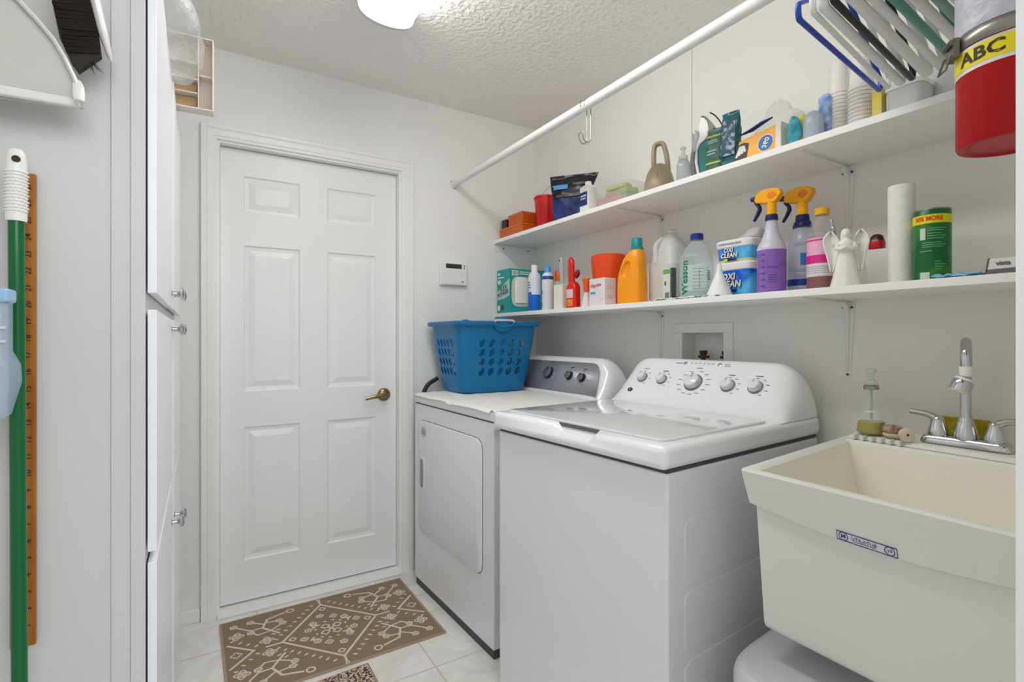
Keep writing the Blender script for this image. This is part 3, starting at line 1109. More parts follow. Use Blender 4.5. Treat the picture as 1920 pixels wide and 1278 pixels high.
# faucet
FB = 0.927
t = thing('faucet', 'chrome two-handle faucet with a high curved spout on the sink ledge', 'faucet', (1.640, 0.503, FB))
k = K().loft([S(0, 0.026, 0.090, 6), S(0.006, 0.026, 0.090, 6), S(0.018, 0.022, 0.085, 6), S(0.021, 0.018, 0.080, 6)], 48)
k.out('base_plate', CHROME, t, ang=50)
for s in (-1, 1):
    h = K().loft(smooth_secs([S(0.018, 0.0225), S(0.03, 0.0215), S(0.048, 0.0165), S(0.062, 0.012), S(0.068, 0.008)], 4), 28, T=Matrix.Translation((0, s * 0.056, 0))).out('handle', CHROME, t)
    K().tube(smooth3 := [(0, s * 0.056, 0.055), (-0.002, s * 0.066, 0.066), (-0.006, s * 0.080, 0.072), (-0.012, s * 0.098, 0.075), (-0.016, s * 0.112, 0.077)], [0.0095, 0.0095, 0.0085, 0.0075, 0.0078], 16, flat=0.8).out('lever', CHROME, h)
k = K().loft(smooth_secs([S(0.018, 0.0255), S(0.03, 0.0245), S(0.05, 0.020), S(0.068, 0.0145), S(0.074, 0.0135)], 4), 28)
k.out('spout_base', CHROME, t)
dx, dy = -0.953, -0.30
path = [(0, 0, 0.06), (0, 0, 0.16), (0, 0, 0.215)]
R_ = 0.047
for i in range(1, 15):
    a = pi * i / 14 * 1.02
    q = R_ * (1 - cos(a))
    path.append((dx * q, dy * q, 0.215 + R_ * sin(a)))
e = Vector(path[-1])
path.append(tuple(e + Vector((dx * 0.001, dy * 0.001, -0.012))))
sp = K().tube(path, 0.0112, 20).out('spout', CHROME, t)
e = Vector(path[-1])
K().tube([e + Vector((0, 0, 0.004)), e + Vector((0, 0, -0.004)), e + Vector((0, 0, -0.018)), e + Vector((0, 0, -0.022))], [0.013, 0.0135, 0.0125, 0.009], 22).out('swivel_collar', WPL, sp)
ax = Vector((-0.25, 0.32, -1)).normalized()
e2 = e + Vector((0, 0, -0.020))
K().tube([e2, e2 + ax * 0.006, e2 + ax * 0.012, e2 + ax * 0.022, e2 + ax * 0.036], [0.010, 0.0165, 0.0195, 0.0215, 0.0205], 26).out('spray_head', CHROME, sp)
K().tube([e2 + ax * 0.005, e2 + ax * 0.0105], [0.0175, 0.0195], 26).out('white_ring', WPL, sp)
K().tube([e2 + ax * 0.036, e2 + ax * 0.040], [0.0195, 0.0175], 26).out('aerator', M('aerator_ivory', (226, 220, 200), 0.4), sp)

o = K().box(-0.010, 0.010, -0.062, 0.062, 0, 0.058).out('sponge', varied('yellow_sponge', (186, 168, 26), (150, 132, 12), 160, 0.9, bump=0.8), bevel=0.004, loc=(1.699, 0.535, 0.931), rot=(0, radians(9), 0))
tag(o, 'yellow-green sponge standing behind the chrome faucet', 'sponge')

# foam soap bottle
t = thing('soap_bottle', 'clear conical soap bottle with yellow-green liquid on the sink ledge', 'soap bottle', (1.625, 0.708, FB), -60)
CLEAR = M('clear_plastic', (226, 232, 228), 0.05, alpha=0.13)
bs = smooth_secs([S(0, 0.032), S(0.006, 0.0365), S(0.02, 0.0355), S(0.06, 0.027), S(0.10, 0.0195), S(0.125, 0.0172), S(0.130, 0.0165)], 3)
K().loft(bs, 36, caps=(1, 0)).out('bottle', CLEAR, t)
K().loft([S(0.003, 0.031), S(0.007, 0.0350), S(0.02, 0.0340), S(0.036, 0.0308)], 32).out('liquid', M('green_soap', (158, 150, 0), 0.1, alpha=0.95), t)
K().cyl((0, 0, 0.04), (0, 0, 0.125), 0.0035, 10).out('dip_tube', M('tube_grey', (190, 190, 180), 0.3, alpha=0.6), t)
K().loft([S(0.126, 0.0185), S(0.128, 0.0188), S(0.136, 0.0185), S(0.138, 0.0160)], 28).out('collar', STEEL, t)
K().loft([S(0.138, 0.016), S(0.150, 0.0155), S(0.152, 0.008), S(0.168, 0.0075), S(0.170, 0.012), S(0.182, 0.012), S(0.184, 0.010)], 24).out('pump', M('frosted_cap', (222, 224, 222), 0.2, alpha=0.45), t)
K().text('method', 0.0115, wrap(bs, -90, 0.066), bold=0.01).text('foaming hand wash', 0.0042, wrap(bs, -90, 0.045)).out('lettering', M('white_ink', (240, 240, 238), 0.5), t, flip=False)

# two shells on the soap dish
for i, (x, y, rz, nm) in enumerate(((1.610, 0.648, 20, 'mottled pinkish brown shell beside the soap bottle on the sink ledge'), (1.590, 0.610, -30, 'small pale round shell slice beside the faucet base on the sink ledge'))):
    k = K()
    if i == 0:
        k.ball((0, 0, 0.022), 0.022, 0.028, 0.0135, 24, 14, 0)
        k.ball((0, 0, 0.009), 0.019, 0.025, 0.0095, 24, 10, 1)
        for v in k.bm.verts:
            v.co += v.co.normalized() * noise.noise(v.co * 70) * 0.003
        o = k.out('seashell', [varied('shell_pink', (196, 164, 150), (112, 84, 70), 90, 0.4), M('shell_cream', (206, 200, 150), 0.5)], loc=(x, y, 0.9265))
    else:
        k.tube([(0, 0.006, 0), (0, 0.004, 0), (0, -0.006, 0), (0, -0.008, 0)], [0.014, 0.0175, 0.0175, 0.015], 24)
        for v in k.bm.verts:
            v.co += v.co.normalized() * noise.noise(v.co * 60) * 0.002
        k.ball((0.002, -0.009, 0.004), 0.003, 0.0015, 0.004, 8, 6, 1)
        o = k.out('seashell', [M('shell_pale', (222, 208, 190), 0.5), M('shell_spot', (96, 66, 56), 0.6)], loc=(x, y, 0.943), rot=(radians(18), 0, radians(-62)))
    tag(o, nm, 'shell')

# pedal bin under the sink
t = thing('trash_can', 'white rounded plastic trash can with a domed lid under the sink', 'trash can', (1.158, 0.588, 0), 6)
BIN = M('bin_white', (206, 208, 213), 0.3)
K().loft([S(0, 0.15, 0.12, 3.2), S(0.01, 0.158, 0.128, 3.2), S(0.428, 0.182, 0.150, 3.2), S(0.433, 0.178, 0.146, 3.2)], 64).out('bucket', BIN, t, ang=50)
K().loft([S(0.433, 0.176, 0.144, 3.2), S(0.437, 0.176, 0.144, 3.2)], 64).out('seam', SEAM, t)
K().loft(smooth_secs([S(0.437, 0.184, 0.152, 3.8), S(0.462, 0.185, 0.153, 3.8), S(0.482, 0.181, 0.149, 3.8), S(0.490, 0.172, 0.140, 3.8), S(0.4935, 0.155, 0.123, 3.6), S(0.4945, 0.02, 0.02, 2)], 4), 64).out('lid', BIN, t, ang=60)
K().loft([S(0.494, 0.030, 0.022), S(0.4987, 0.030, 0.022)], 32, T=Matrix.Translation((-0.115, -0.02, -0.004))).out('lid_button', GREYP, t)

# ------------------------------------------------------------------ recessed washer outlet box in the right wall
t = thing('outlet_box', 'white recessed plastic water valve box in the wall above the washer console', 'outlet box', (1.717, 1.350, 1.11))
k = K()
k.box(-0.006, 0, -0.139, 0.139, 0.108, 0.146).box(-0.006, 0, -0.139, -0.098, -0.108, 0.108).box(-0.006, 0, 0.098, 0.139, -0.108, 0.108).box(-0.006, 0, -0.139, 0.139, -0.146, -0.108)
k.out('frame', WPL, t, bevel=0.002)
k = K()
k.box(0.078, 0.080, -0.099, 0.100, -0.109, 0.111)
k.box(0, 0.078, -0.0995, -0.0985, -0.109, 0.111).box(0, 0.078, 0.0985, 0.0995, -0.109, 0.111).box(0, 0.078, -0.0985, 0.0985, 0.109, 0.111).box(0, 0.078, -0.0985, 0.0985, -0.109, -0.107)
k.out('recess', WPL, t)
for y, mt in ((0.028, M('valve_bronze', (92, 60, 36), 0.4, 0.6)), (-0.076, M('valve_dark_blue', (24, 32, 44), 0.4))):
    K().tube([(0.04, y, -0.107), (0.04, y, 0.0), (0.04, y, 0.004), (0.04, y, 0.030)], [0.009, 0.009, 0.012, 0.012], 14).box(0.024, 0.058, y - 0.006, y + 0.006, 0.022, 0.036).box(0.03, 0.05, y - 0.022, y + 0.018, 0.006, 0.016).out('valve', mt, t)

# alarm keypad
t = thing('alarm_keypad', 'small white wall keypad with a dark display above the laundry basket', 'keypad', (1.170, 2.54, 1.540))
K().box(-0.080, 0.080, -0.024, 0, -0.062, 0.062).out('housing', WPL, t, bevel=0.006)
K().box(-0.076, 0.076, -0.0275, -0.022, -0.058, 0.020).out('flip_cover', WPL, t, bevel=0.004)
K().box(-0.047, 0.045, -0.0252, -0.022, 0.030, 0.054).out('display', M('lcd_dark', (52, 58, 60), 0.15), t)
for z in (0.047, 0.034):
    K().loft([S(0, 0.004), S(0.002, 0.0035)], 12, T=Matrix.Translation((0.062, -0.0235, z)) @ Matrix.Rotation(radians(90), 4, 'X')).out('indicator', M('indicator_dark', (54, 56, 58), 0.4), t)
K().loft([S(0, 0.0045), S(0.0015, 0.004)], 12, T=Matrix.Translation((0.050, -0.0268, -0.040)) @ Matrix.Rotation(radians(90), 4, 'X')).out('badge', M('badge_dark', (60, 60, 62), 0.3, 0.6), t)

# ------------------------------------------------------------------ floor mats
TAUPE = M('rug_taupe', (144, 125, 101), 0.95, bump=(500, 0.8, 0.002))
CREAM = M('rug_cream', (222, 210, 192), 0.95, bump=(500, 0.6, 0.002))
RW, RH = 0.775, 0.545
t = thing('rug', 'taupe rectangular rug with cream diamond and flower pattern in front of the door', 'rug', (0.078, 1.905, 0), 0.6)
K().box(0, RW, 0, RH, 0.0, 0.006).out('pile', TAUPE, t, bevel=0.002)
k = K()
k.box(-0.002, 0.006, 0, RH, 0, 0.0066).box(RW - 0.006, RW + 0.002, 0, RH, 0, 0.0066).box(0, RW, -0.002, 0.004, 0, 0.0066).box(0, RW, RH - 0.004, RH + 0.002, 0, 0.0066)
k.out('hem', M('rug_hem', (170, 150, 134), 0.95), t)
PZ = 0.0064


RC = [0]


def ribbon(k, pts, w_):
    RC[0] += 1
    z = PZ + (RC[0] % 60) * 0.000008
    pts = [Vector((p[0], p[1], z)) for p in pts]
    if min(p.x for p in pts) < 0.003 or max(p.x for p in pts) > RW - 0.003 or min(p.y for p in pts) < 0.003 or max(p.y for p in pts) > RH - 0.003:
        return
    closed = (pts[0] - pts[-1]).length < 1e-6
    if closed:
        pts = pts[:-1]
    n = len(pts)
    L_, R2 = [], []
    for i, p in enumerate(pts):
        a = pts[(i - 1) % n] if (closed or i > 0) else p
        b = pts[(i + 1) % n] if (closed or i < n - 1) else p
        d1 = (p - a).normalized() if (p - a).length > 1e-9 else (b - p).normalized()
        d2 = (b - p).normalized() if (b - p).length > 1e-9 else d1
        q1, q2 = Vector((-d1.y, d1.x, 0)), Vector((-d2.y, d2.x, 0))
        q = (q1 + q2)
        q = q.normalized() if q.length > 1e-4 else q1
        m_ = w_ * 0.62 / max(q.dot(q1), 0.5)
        L_.append(k.bm.verts.new(p + q * m_))
        R2.append(k.bm.verts.new(p - q * m_))
    for i in range(n if closed else n - 1):
        j = (i + 1) % n
        k._f([R2[i], R2[j], L_[j], L_[i]], 0)


def ringp(k, x, y, r, w_, lobes=0, amp=0.0, ph=0.0, n=20):
    ribbon(k, [(x + (r + amp * cos(lobes * a + ph)) * cos(a), y + (r + amp * cos(lobes * a + ph)) * sin(a)) for a in [2 * pi * i / n for i in range(n + 1)]], w_)


def leaf(k, x, y, ang, ln=0.022, w_=0.009):
    d = Vector((cos(ang), sin(ang), 0))
    q = Vector((-d.y, d.x, 0))
    c = Vector((x, y, PZ))
    if not (0.012 < x < RW - 0.012 and 0.010 < y < RH - 0.010):
        return
    k._f([k.bm.verts.new(c + d * ln * a + q * w_ * b) for a, b in ((-0.5, 0), (-0.1, -0.5), (0.3, -0.42), (0.5, 0), (0.3, 0.42), (-0.1, 0.5))], 0)


k = K()
cx0, cy0 = RW / 2, RH / 2
dw, dh = 0.185, 0.215
LW = 0.0075
# the central diamond and half diamonds at the ends
ribbon(k, [(cx0 - dw, cy0), (cx0, cy0 + dh), (cx0 + dw, cy0), (cx0, cy0 - dh), (cx0 - dw, cy0)], LW)
for s in (-1, 1):
    ribbon(k, [(cx0 + s * 0.372, cy0 + 0.085), (cx0 + s * 0.285, cy0), (cx0 + s * 0.372, cy0 - 0.085)], LW)
    ribbon(k, [(cx0, cy0 + s * (dh + 0.004)), (cx0, cy0 + s * (dh + 0.036))], 0.007)
    ringp(k, cx0, cy0 + s * (dh + 0.045), 0.006, 0.004)
    ringp(k, cx0 + s * 0.345, cy0, 0.016, 0.004, 4, 0.004)
    ribbon(k, [(cx0 + s * dw, cy0), (cx0 + s * (dw + 0.06), cy0)], LW)
# rows of leaves outside the diamond
for sx in (-1, 1):
    for sy in (-1, 1):
        for i in range(9):
            f = (i + 0.5) / 9
            x, y = cx0 + sx * dw * f * 1.02, cy0 + sy * dh * (1 - f)
            leaf(k, x + sx * 0.026, y + sy * 0.022, 0.15 * sx * sy + (pi / 7) * sx * sy)
            if i > 5:
                leaf(k, x + sx * 0.05, y + sy * 0.045, (pi / 7) * sx * sy)
        for i in range(4):
            leaf(k, cx0 + sx * (0.275 + i * 0.026), cy0 + sy * (0.028 + i * 0.026), -0.6 * sx * sy)
        # flowering branch in each corner
        bx, by = cx0 + sx * 0.185, cy0 + sy * 0.075
        br_ = [(bx, by), (bx + sx * 0.055, by + sy * 0.075), (bx + sx * 0.03, by + sy * 0.135), (bx - sx * 0.04, by + sy * 0.155)]
        ribbon(k, br_, 0.0075)
        ringp(k, br_[-1][0] - sx * 0.022, br_[-1][1] + sy * 0.003, 0.014, 0.0055)
        tw = [((bx + sx * 0.055, by + sy * 0.075), (bx + sx * 0.10, by + sy * 0.078), (bx + sx * 0.148, by + sy * 0.13)),
              ((bx + sx * 0.028, by + sy * 0.037), (bx + sx * 0.075, by + sy * 0.028), (bx + sx * 0.092, by + sy * 0.05)),
              ((bx + sx * 0.045, by + sy * 0.10), (bx + sx * 0.085, by + sy * 0.135)),
              ((bx + sx * 0.028, by + sy * 0.037), (bx - sx * 0.012, by + sy * 0.066)),
              ((bx + sx * 0.04, by + sy * 0.11), (bx + sx * 0.0, by + sy * 0.103))]
        for q in tw:
            ribbon(k, q, 0.006)
            a, b = Vector(q[-2]), Vector(q[-1])
            c = b + (b - a).normalized() * 0.012
            ringp(k, c.x, c.y, 0.0115, 0.005, 5, 0.0015)
            ringp(k, c.x, c.y, 0.004, 0.003, n=8)
        # rosettes
        for fx, fy, r in ((0.335, 0.135, 0.021), (0.235, 0.045, 0.020)):
            x, y = cx0 + sx * fx, cy0 + sy * fy
            ringp(k, x, y, r, 0.0048, 4, 0.005, pi * 0.25 if fx > 0.3 else 0, 32)
            ringp(k, x, y, r * 0.55, 0.004, 4, 0.0025, 0, 20)
            ringp(k, x, y, r * 0.16, 0.004, n=8)
# flowers inside the diamond
for i in range(4):
    a = pi / 2 * i
    ringp(k, cx0 + 0.032 * cos(a + 0.6), cy0 + 0.032 * sin(a + 0.6), 0.014, 0.005, 4, 0.002)
    ribbon(k, [(cx0, cy0), (cx0 + 0.018 * cos(a + 0.6), cy0 + 0.018 * sin(a + 0.6))], 0.006)
for i in range(12):
    a = 2 * pi * i / 12 + 0.2
    x, y = cx0 + 0.098 * cos(a) * (1.12 if i % 3 == 0 else 0.9), cy0 + 0.108 * sin(a) * (1.12 if i % 3 == 0 else 0.9)
    if abs(x - cx0) / dw + abs(y - cy0) / dh < 0.86:
        ringp(k, x, y, 0.0125, 0.0045, 5 if i % 2 else 4, 0.002)
        ringp(k, x, y, 0.004, 0.003, n=8)
    leaf(k, cx0 + 0.06 * cos(a), cy0 + 0.065 * sin(a), a + 1.2, 0.018, 0.008)
for s in (-1, 1):
    for (ax_, ay_) in ((0.148, 0), (0, 0.175)):
        ringp(k, cx0 + s * ax_, cy0 + s * ay_, 0.011, 0.0045, 4, 0.002)
    ribbon(k, [(cx0 + s * 0.045, cy0 - s * 0.06), (cx0 + s * 0.062, cy0 - s * 0.038), (cx0 + s * 0.068, cy0 - s * 0.075)], 0.008)
    ribbon(k, [(cx0 + s * 0.055, cy0 + s * 0.055), (cx0 + s * 0.085, cy0 + s * 0.045), (cx0 + s * 0.072, cy0 + s * 0.03)], 0.008)
k.out('woven_pattern', CREAM, t, flip=False)

MAT2 = varied('speckled_mat', (66, 44, 32), (208, 188, 170), 130, 0.95, lo=0.42, hi=0.56, detail=1, bump=0.8)
t = thing('doormat', 'small brown and cream speckled mat lying below the taupe rug', 'mat', (0, 0, 0))
M2 = [(0.526, 1.878), (0.20, 1.858), (0.17, 1.30), (0.53, 1.32)]
K().hexa([(x, y, 0) for x, y in M2], [(x, y, 0.006) for x, y in M2]).out('pile', MAT2, t)
k = K()
for a, b in zip(M2, M2[1:] + M2[:1]):
    k.tube([(*a, 0.003), (*b, 0.003)], 0.004, 8)
k.out('hem', M('mat_hem', (168, 140, 124), 0.95), t)

# ------------------------------------------------------------------ shelves, cleats and brackets
for z1, nm in ((US, 'upper long white laminate wall shelf'), (LS, 'lower long white laminate wall shelf over the machines')):
    o = K().box(1.431, 1.7165, 0.171, 2.5395, z1 - 0.020, z1).out('shelf', SHELFM, bevel=0.0015)
    tag(o, nm, 'shelf', 'wall shelves')
    t = thing('shelf_cleat', 'white metal cleat on the back wall under the left end of the %s shelf' % ('upper' if z1 == US else 'lower'), 'cleat', (1.431, 2.54, z1 - 0.0205), 0, 'shelf cleats')
    K().box(0, 0.284, -0.003, 0, -0.042, 0).box(0, 0.284, -0.022, -0.003, -0.003, 0).out('angle', WMET, t, bevel=0.001)
    for x in (0.06, 0.228):
        K().cyl((x, -0.003, -0.022), (x, -0.0055, -0.022), 0.0042, 12).out('screw', M('screw_dark', (60, 60, 58), 0.4, 0.5), t)
SCREW = MC['screw_dark']


def bracket(y, z, label):
    t = thing('shelf_bracket', label, 'bracket', (1.7165, y, z), 0, 'shelf brackets')
    # wall leg: tapered pressed plate with a centre rib
    hl = 0.235
    K().prism([(-0.021, 0), (0.021, 0), (0.0195, -0.03), (0.0075, -hl), (-0.0075, -hl), (-0.0195, -0.03)], 0.0022, Matrix.Rotation(radians(-90), 4, 'Z') @ Matrix.Translation((0, -0.0022, 0))).out('wall_leg', WMET, t)
    K().tube([(-0.003, 0, -0.012), (-0.0035, 0, -0.05), (-0.0035, 0, -hl + 0.025), (-0.001, 0, -hl + 0.01)], [0.007, 0.006, 0.0035, 0.001], 10).out('rib', WMET, t)
    K().prism([(0, -0.0225), (-0.03, -0.019), (-0.262, -0.006), (-0.262, 0.006), (-0.03, 0.019), (0, 0.0225)], 0.0022, Matrix.Rotation(radians(-90), 4, 'X')).out('shelf_leg', WMET, t)
    K().tube([(-0.006, 0, -0.012), (-0.03, 0, -0.007), (-0.20, 0, -0.004), (-0.245, 0, -0.0015)], [0.007, 0.006, 0.004, 0.001], 10).out('rib', WMET, t)
    K().tube([(-0.001, 0, -0.036), (-0.012, 0, -0.024), (-0.034, 0, -0.004)], [0.006, 0.008, 0.006], 10).out('gusset', WMET, t)
    for yy, zz in ((0.0125, -0.022), (-0.0125, -0.022), (0.0, -hl + 0.006)):
        K().cyl((-0.002, yy, zz), (-0.0045, yy, zz), 0.0036, 10).out('screw', SCREW, t)


bracket(1.567, US - 0.0201, 'white metal bracket under the middle of the upper shelf above the teal-capped jug')
bracket(0.812, US - 0.0201, 'white metal bracket under the upper shelf above the angel figurine')
bracket(1.567, LS - 0.0201, 'white metal bracket under the lower shelf left of the recessed valve box')
bracket(0.812, LS - 0.0201, 'white metal bracket under the lower shelf right of the recessed valve box')

# ------------------------------------------------------------------ hanging rod
RX, RZ = 1.1815, 2.030
t = thing('clothes_rod', 'long white closet rod running under the ceiling from the back wall', 'rod', (0, 0, 0))
K().cyl((RX, 2.533, RZ), (RX, 0.1725, RZ), 0.0168, 32).out('tube', WMET, t)
for y0, y1 in ((2.54, 2.522), (0.1704, 0.188)):
    K().tube([(RX, y0, RZ), (RX, y0 + (y1 - y0) * 0.25, RZ), (RX, y0 + (y1 - y0) * 0.3, RZ), (RX, y1, RZ)], [0.027, 0.026, 0.021, 0.020], 28).out('socket', WMET, t)
for a in (-60, 60, 180):
    c = Vector((RX + 0.022 * sin(radians(a)), 2.5345, RZ + 0.022 * cos(radians(a))))
    K().cyl(c, c + Vector((0, -0.002, 0)), 0.003, 10).out('screw', SCREW, t)


def arc_pts(cx, cz, r, a0, a1, n, y=0.0):
    return [(cx + r * cos(radians(a0 + (a1 - a0) * i / n)), y, cz + r * sin(radians(a0 + (a1 - a0) * i / n))) for i in range(n + 1)]


t = thing('s_hook', 'double wire hook hanging from the white rod near the back corner', 'hook', (RX, 1.430, RZ), 12)
for y in (-0.009, 0.009):
    p_ = arc_pts(0, 0, 0.0195, 200, -10, 14, y) + arc_pts(-0.004, -0.112, 0.023, 0, -195, 14, y)
    K().tube(p_, 0.0017, 8).out('wire', STEEL, t)
c = K().tube([(-0.027, -0.009, -0.106), (-0.027, 0, -0.103), (-0.027, 0.009, -0.106)], 0.0017, 8).out('cross_wire', STEEL, t)

# ------------------------------------------------------------------ clothes hangers at the near end of the rod


def hanger(body, r, label, w_=0.228, zb=-0.234, zt=-0.150):
    t = thing('clothes_hanger', label, 'hanger', (0, 0, 0), 0, 'plastic hangers on the rod')
    p_ = rnd_path([(-w_, 0, zb + 0.012), (-w_ + 0.004, 0, zb), (w_ - 0.004, 0, zb), (w_, 0, zb + 0.012), (w_, 0, zb + 0.028), (0.02, 0, zt + 0.058), (-0.02, 0, zt + 0.058), (-w_, 0, zb + 0.028)], 0.022, 5, closed=True)
    K().tube(p_, r, 10, closed=True, flat=1.3).out('frame', body, t)
    K().tube([(0, 0, zt + 0.056)] + [(0, 0, -0.05)] + arc_pts(0, 0, 0.0212, -75, 175, 16)[0:], 0.0024, 8).out('hook', STEEL if body is not HWH else HWH, t)
    return t


HBL = M('hanger_blue', (24, 66, 168), 0.3)
HWH = M('hanger_white', (222, 224, 222), 0.3)
HBK = M('hanger_black', (24, 32, 34), 0.35)
HTL = M('hanger_teal', (78, 146, 128), 0.3)
HGR = M('hanger_sage', (120, 160, 146), 0.3)
HB2 = M('hanger_sea_blue', (44, 116, 160), 0.3)
HTN = M('hanger_tan', (206, 190, 160), 0.3)
hs = [(HBL, 0.0042, 0.566, 7, 'blue plastic hanger, farthest along the white rod'),
      (HWH, 0.0042, 0.544, 8, 'slim white hanger right behind the blue one'),
      (HWH, 0.0070, 0.522, 7, 'thick white hanger between slim white and black ones'),
      (HBK, 0.0050, 0.502, 6.5, 'black hanger fourth from the far end of the rod'),
      (HWH, 0.0080, 0.476, 6, 'broad white hanger just nearer than the black one'),
      (HWH, 0.0060, 0.452, 5, 'white hanger next to the deep teal one'),
      (HTL, 0.0060, 0.428, 4, 'teal green hanger among white ones'),
      (HWH, 0.0070, 0.404, 3, 'white hanger between teal and sage green hangers'),
      (HGR, 0.0060, 0.382, 2.5, 'pale sage green hanger near the extinguisher'),
      (HWH, 0.0065, 0.362, 2, 'white hanger between sage and sea blue hangers'),
      (HB2, 0.0050, 0.346, 1.5, 'sea blue hanger near the fire extinguisher'),
      (HTN, 0.0045, 0.331, 1, 'tan hanger beside the fire extinguisher')]
for m_, r, y, rz, lb in hs:
    h = hanger(m_, r, lb)
    h.location = (RX, y, RZ - 0.001)
    h.rotation_euler = (0, 0, radians(rz))

# ------------------------------------------------------------------ fire extinguisher on the front wall
RED = M('extinguisher_red', (172, 2, 14), 0.3, spec=0.3)
RE = 0.0625
t = thing('fire_extinguisher', 'red fire extinguisher with yellow ABC label at the upper right edge', 'fire extinguisher', (1.006, 0.256, 1.480))
es = [S(0.004, RE - 0.012), S(0.0, RE - 0.008), S(0.001, RE - 0.002), S(0.005, RE), S(0.285, RE), S(0.315, RE * 0.9), S(0.335, RE * 0.62), S(0.343, 0.018), S(0.37, 0.017)]
K().loft(es, 64).out('cylinder', RED, t, ang=40)
K().loft([S(0.003, RE - 0.015), S(0.006, RE - 0.022), S(0.006, 0.002)], 48, caps=(0, 0)).out('base_recess', M('extinguisher_base', (128, 66, 50), 0.5), t)
es2 = [S(0, RE), S(0.28, RE)]
K().patch(es2, 106, 250, 0.104, 0.1405, 0.0006, 24, 2).out('label_border', M('label_white', (226, 224, 218), 0.4), t)
K().patch(es2, 108, 246, 0.110, 0.137, 0.0010, 24, 2).out('label', M('label_yellow', (236, 218, 20), 0.4), t)
K().text('ABC', 0.0255, wrap([S(0, RE), S(0.28, RE)], 163, 0.1235, 0.0014), bold=0.03, sx=1.15).out('lettering', M('label_ink', (40, 34, 20), 0.5), t, flip=False)
K().patch(es2, 100, 290, 0.164, 0.272, 0.0007, 30, 6).out('paper_label', varied('paper_label_white', (206, 206, 214), (186, 186, 198), 60, 0.35, bump=0.7), t)
K().patch(es2, 0, 360, 0.1415, 0.1625, 0.0022, 60, 2).out('strap', M('strap_steel', (150, 148, 142), 0.35, 0.8), t, solid=0.0015)
k = K().box(-0.012, 0.012, -0.004, 0.004, -0.014, 0.014)
k.tube([(-0.010, -0.006, -0.006), (-0.022, -0.010, -0.026), (0.004, -0.010, -0.028), (0.010, -0.006, -0.010)], 0.0016, 8)
k.tube([(-0.012, -0.006, 0.008), (0.012, -0.006, 0.008)], 0.004, 10)
a = radians(128)
k.out('latch', M('latch_steel', (118, 112, 104), 0.35, 0.9), t, loc=((RE + 0.007) * cos(a), (RE + 0.007) * sin(a), 0.148), rot=(0, 0, a + pi / 2))
K().box(-0.02, 0.02, -RE - 0.0224, -RE - 0.003, 0.05, 0.28).out('wall_bracket', M('strap_steel', (150, 148, 142), 0.35, 0.8), t)
K().loft([S(0.37, 0.014), S(0.40, 0.014), S(0.402, 0.006)], 20).box(-0.075, 0.02, -0.011, 0.011, 0.402, 0.412).box(-0.070, 0.012, -0.009, 0.009, 0.430, 0.438).out('valve', STEEL, t)

# ------------------------------------------------------------------ things on the lower shelf
W_ = M('white_matte', (234, 234, 230), 0.5)
F = -90     # local front (-Y) turned towards the room


def crumple(k, seed, amp, scale):
    for v in k.bm.verts:
        v.co += noise.noise_vector(v.co * scale + Vector((seed * 3.1, 0, 0))) * amp
    return k


# scrubber kit box
t = thing('cleaning_kit_box', 'teal cardboard box with a window at the far left end of the lower shelf', 'box', (1.445, 2.392, LS))
TEAL = M('box_teal', (22, 158, 158), 0.4)
K().box(0, 0.245, 0, 0.138, 0, 0.243).out('carton', TEAL, t, bevel=0.0015)
k = K()
wx, wz = 0.085, 0.112
k._f([k.bm.verts.new(Vector((0.012 + 0.13 * (0.5 + 0.5 * math.copysign(abs(cos(a)) ** 0.5, cos(a))), -0.0006, 0.035 + 0.165 * (0.5 + 0.5 * math.copysign(abs(sin(a)) ** 0.5, sin(a)))))) for a in [2 * pi * i / 40 for i in range(40)]], 0)
k.out('window', M('window_pale', (206, 212, 196), 0.3), t, flip=False)
K().loft([S(0.055, 0.040, 0.012, 3, 0.075, -0.002), S(0.165, 0.042, 0.012, 3, 0.075, -0.002), S(0.19, 0.034, 0.010, 3, 0.075, -0.002), S(0.196, 0.02, 0.006, 3, 0.075, -0.002)], 28).out('scrubber_pad', WPL, t)
k = K().box(0.014, 0.056, -0.0009, 0, 0.206, 0.234, 0)
for i, x in enumerate((0.020, 0.025, 0.030, 0.034, 0.040, 0.044, 0.049)):
    k.box(x, x + 0.002, -0.0014, -0.0009, 0.210, 0.230, 1)
k.out('barcode', [W_, INK], t)
k = K()
k._f([k.bm.verts.new(Vector((-0.0008, y, z))) for y, z in ((0.137, 0.118), (0.001, 0.185), (0.001, 0.095), (0.06, 0.08), (0.137, 0.075))], 0)
k._f([k.bm.verts.new(Vector((-0.0012, y, z))) for y, z in ((0.137, 0.122), (0.001, 0.191), (0.001, 0.185), (0.137, 0.116))], 1)
for y, r in ((0.115, 0.016), (0.078, 0.017)):
    k._f([k.bm.verts.new(Vector((-0.0012, y + r * cos(a), 0.030 + r * sin(a)))) for a in [2 * pi * i / 20 for i in range(20)]], 2 if y > 0.1 else 3)
k.out('graphics', [M('graphic_mint', (190, 216, 208), 0.4), M('graphic_lime', (170, 196, 60), 0.4), W_, M('graphic_dark_green', (36, 84, 70), 0.4)], t, flip=False)
fy = dict(ux=(0, -1, 0), uy=(0, 0, 1))
k = K().text('POWER', 0.034, flat((-0.0014, 0.070, 0.108), ux=(0, -1, 0.22)), bold=0.03).text('FLEX', 0.036, flat((-0.0014, 0.066, 0.137), ux=(0, -1, 0.22)), bold=0.03)
k.out('lettering', M('dark_plum_ink', (64, 52, 76), 0.5), t, flip=False)
k = K().text('25%', 0.034, flat((-0.0014, 0.098, 0.182), **fy), bold=0.02).text('MORE', 0.016, flat((-0.0014, 0.098, 0.205), **fy)).text('OXO', 0.016, flat((0.10, -0.0008, 0.222)), bold=0.01)
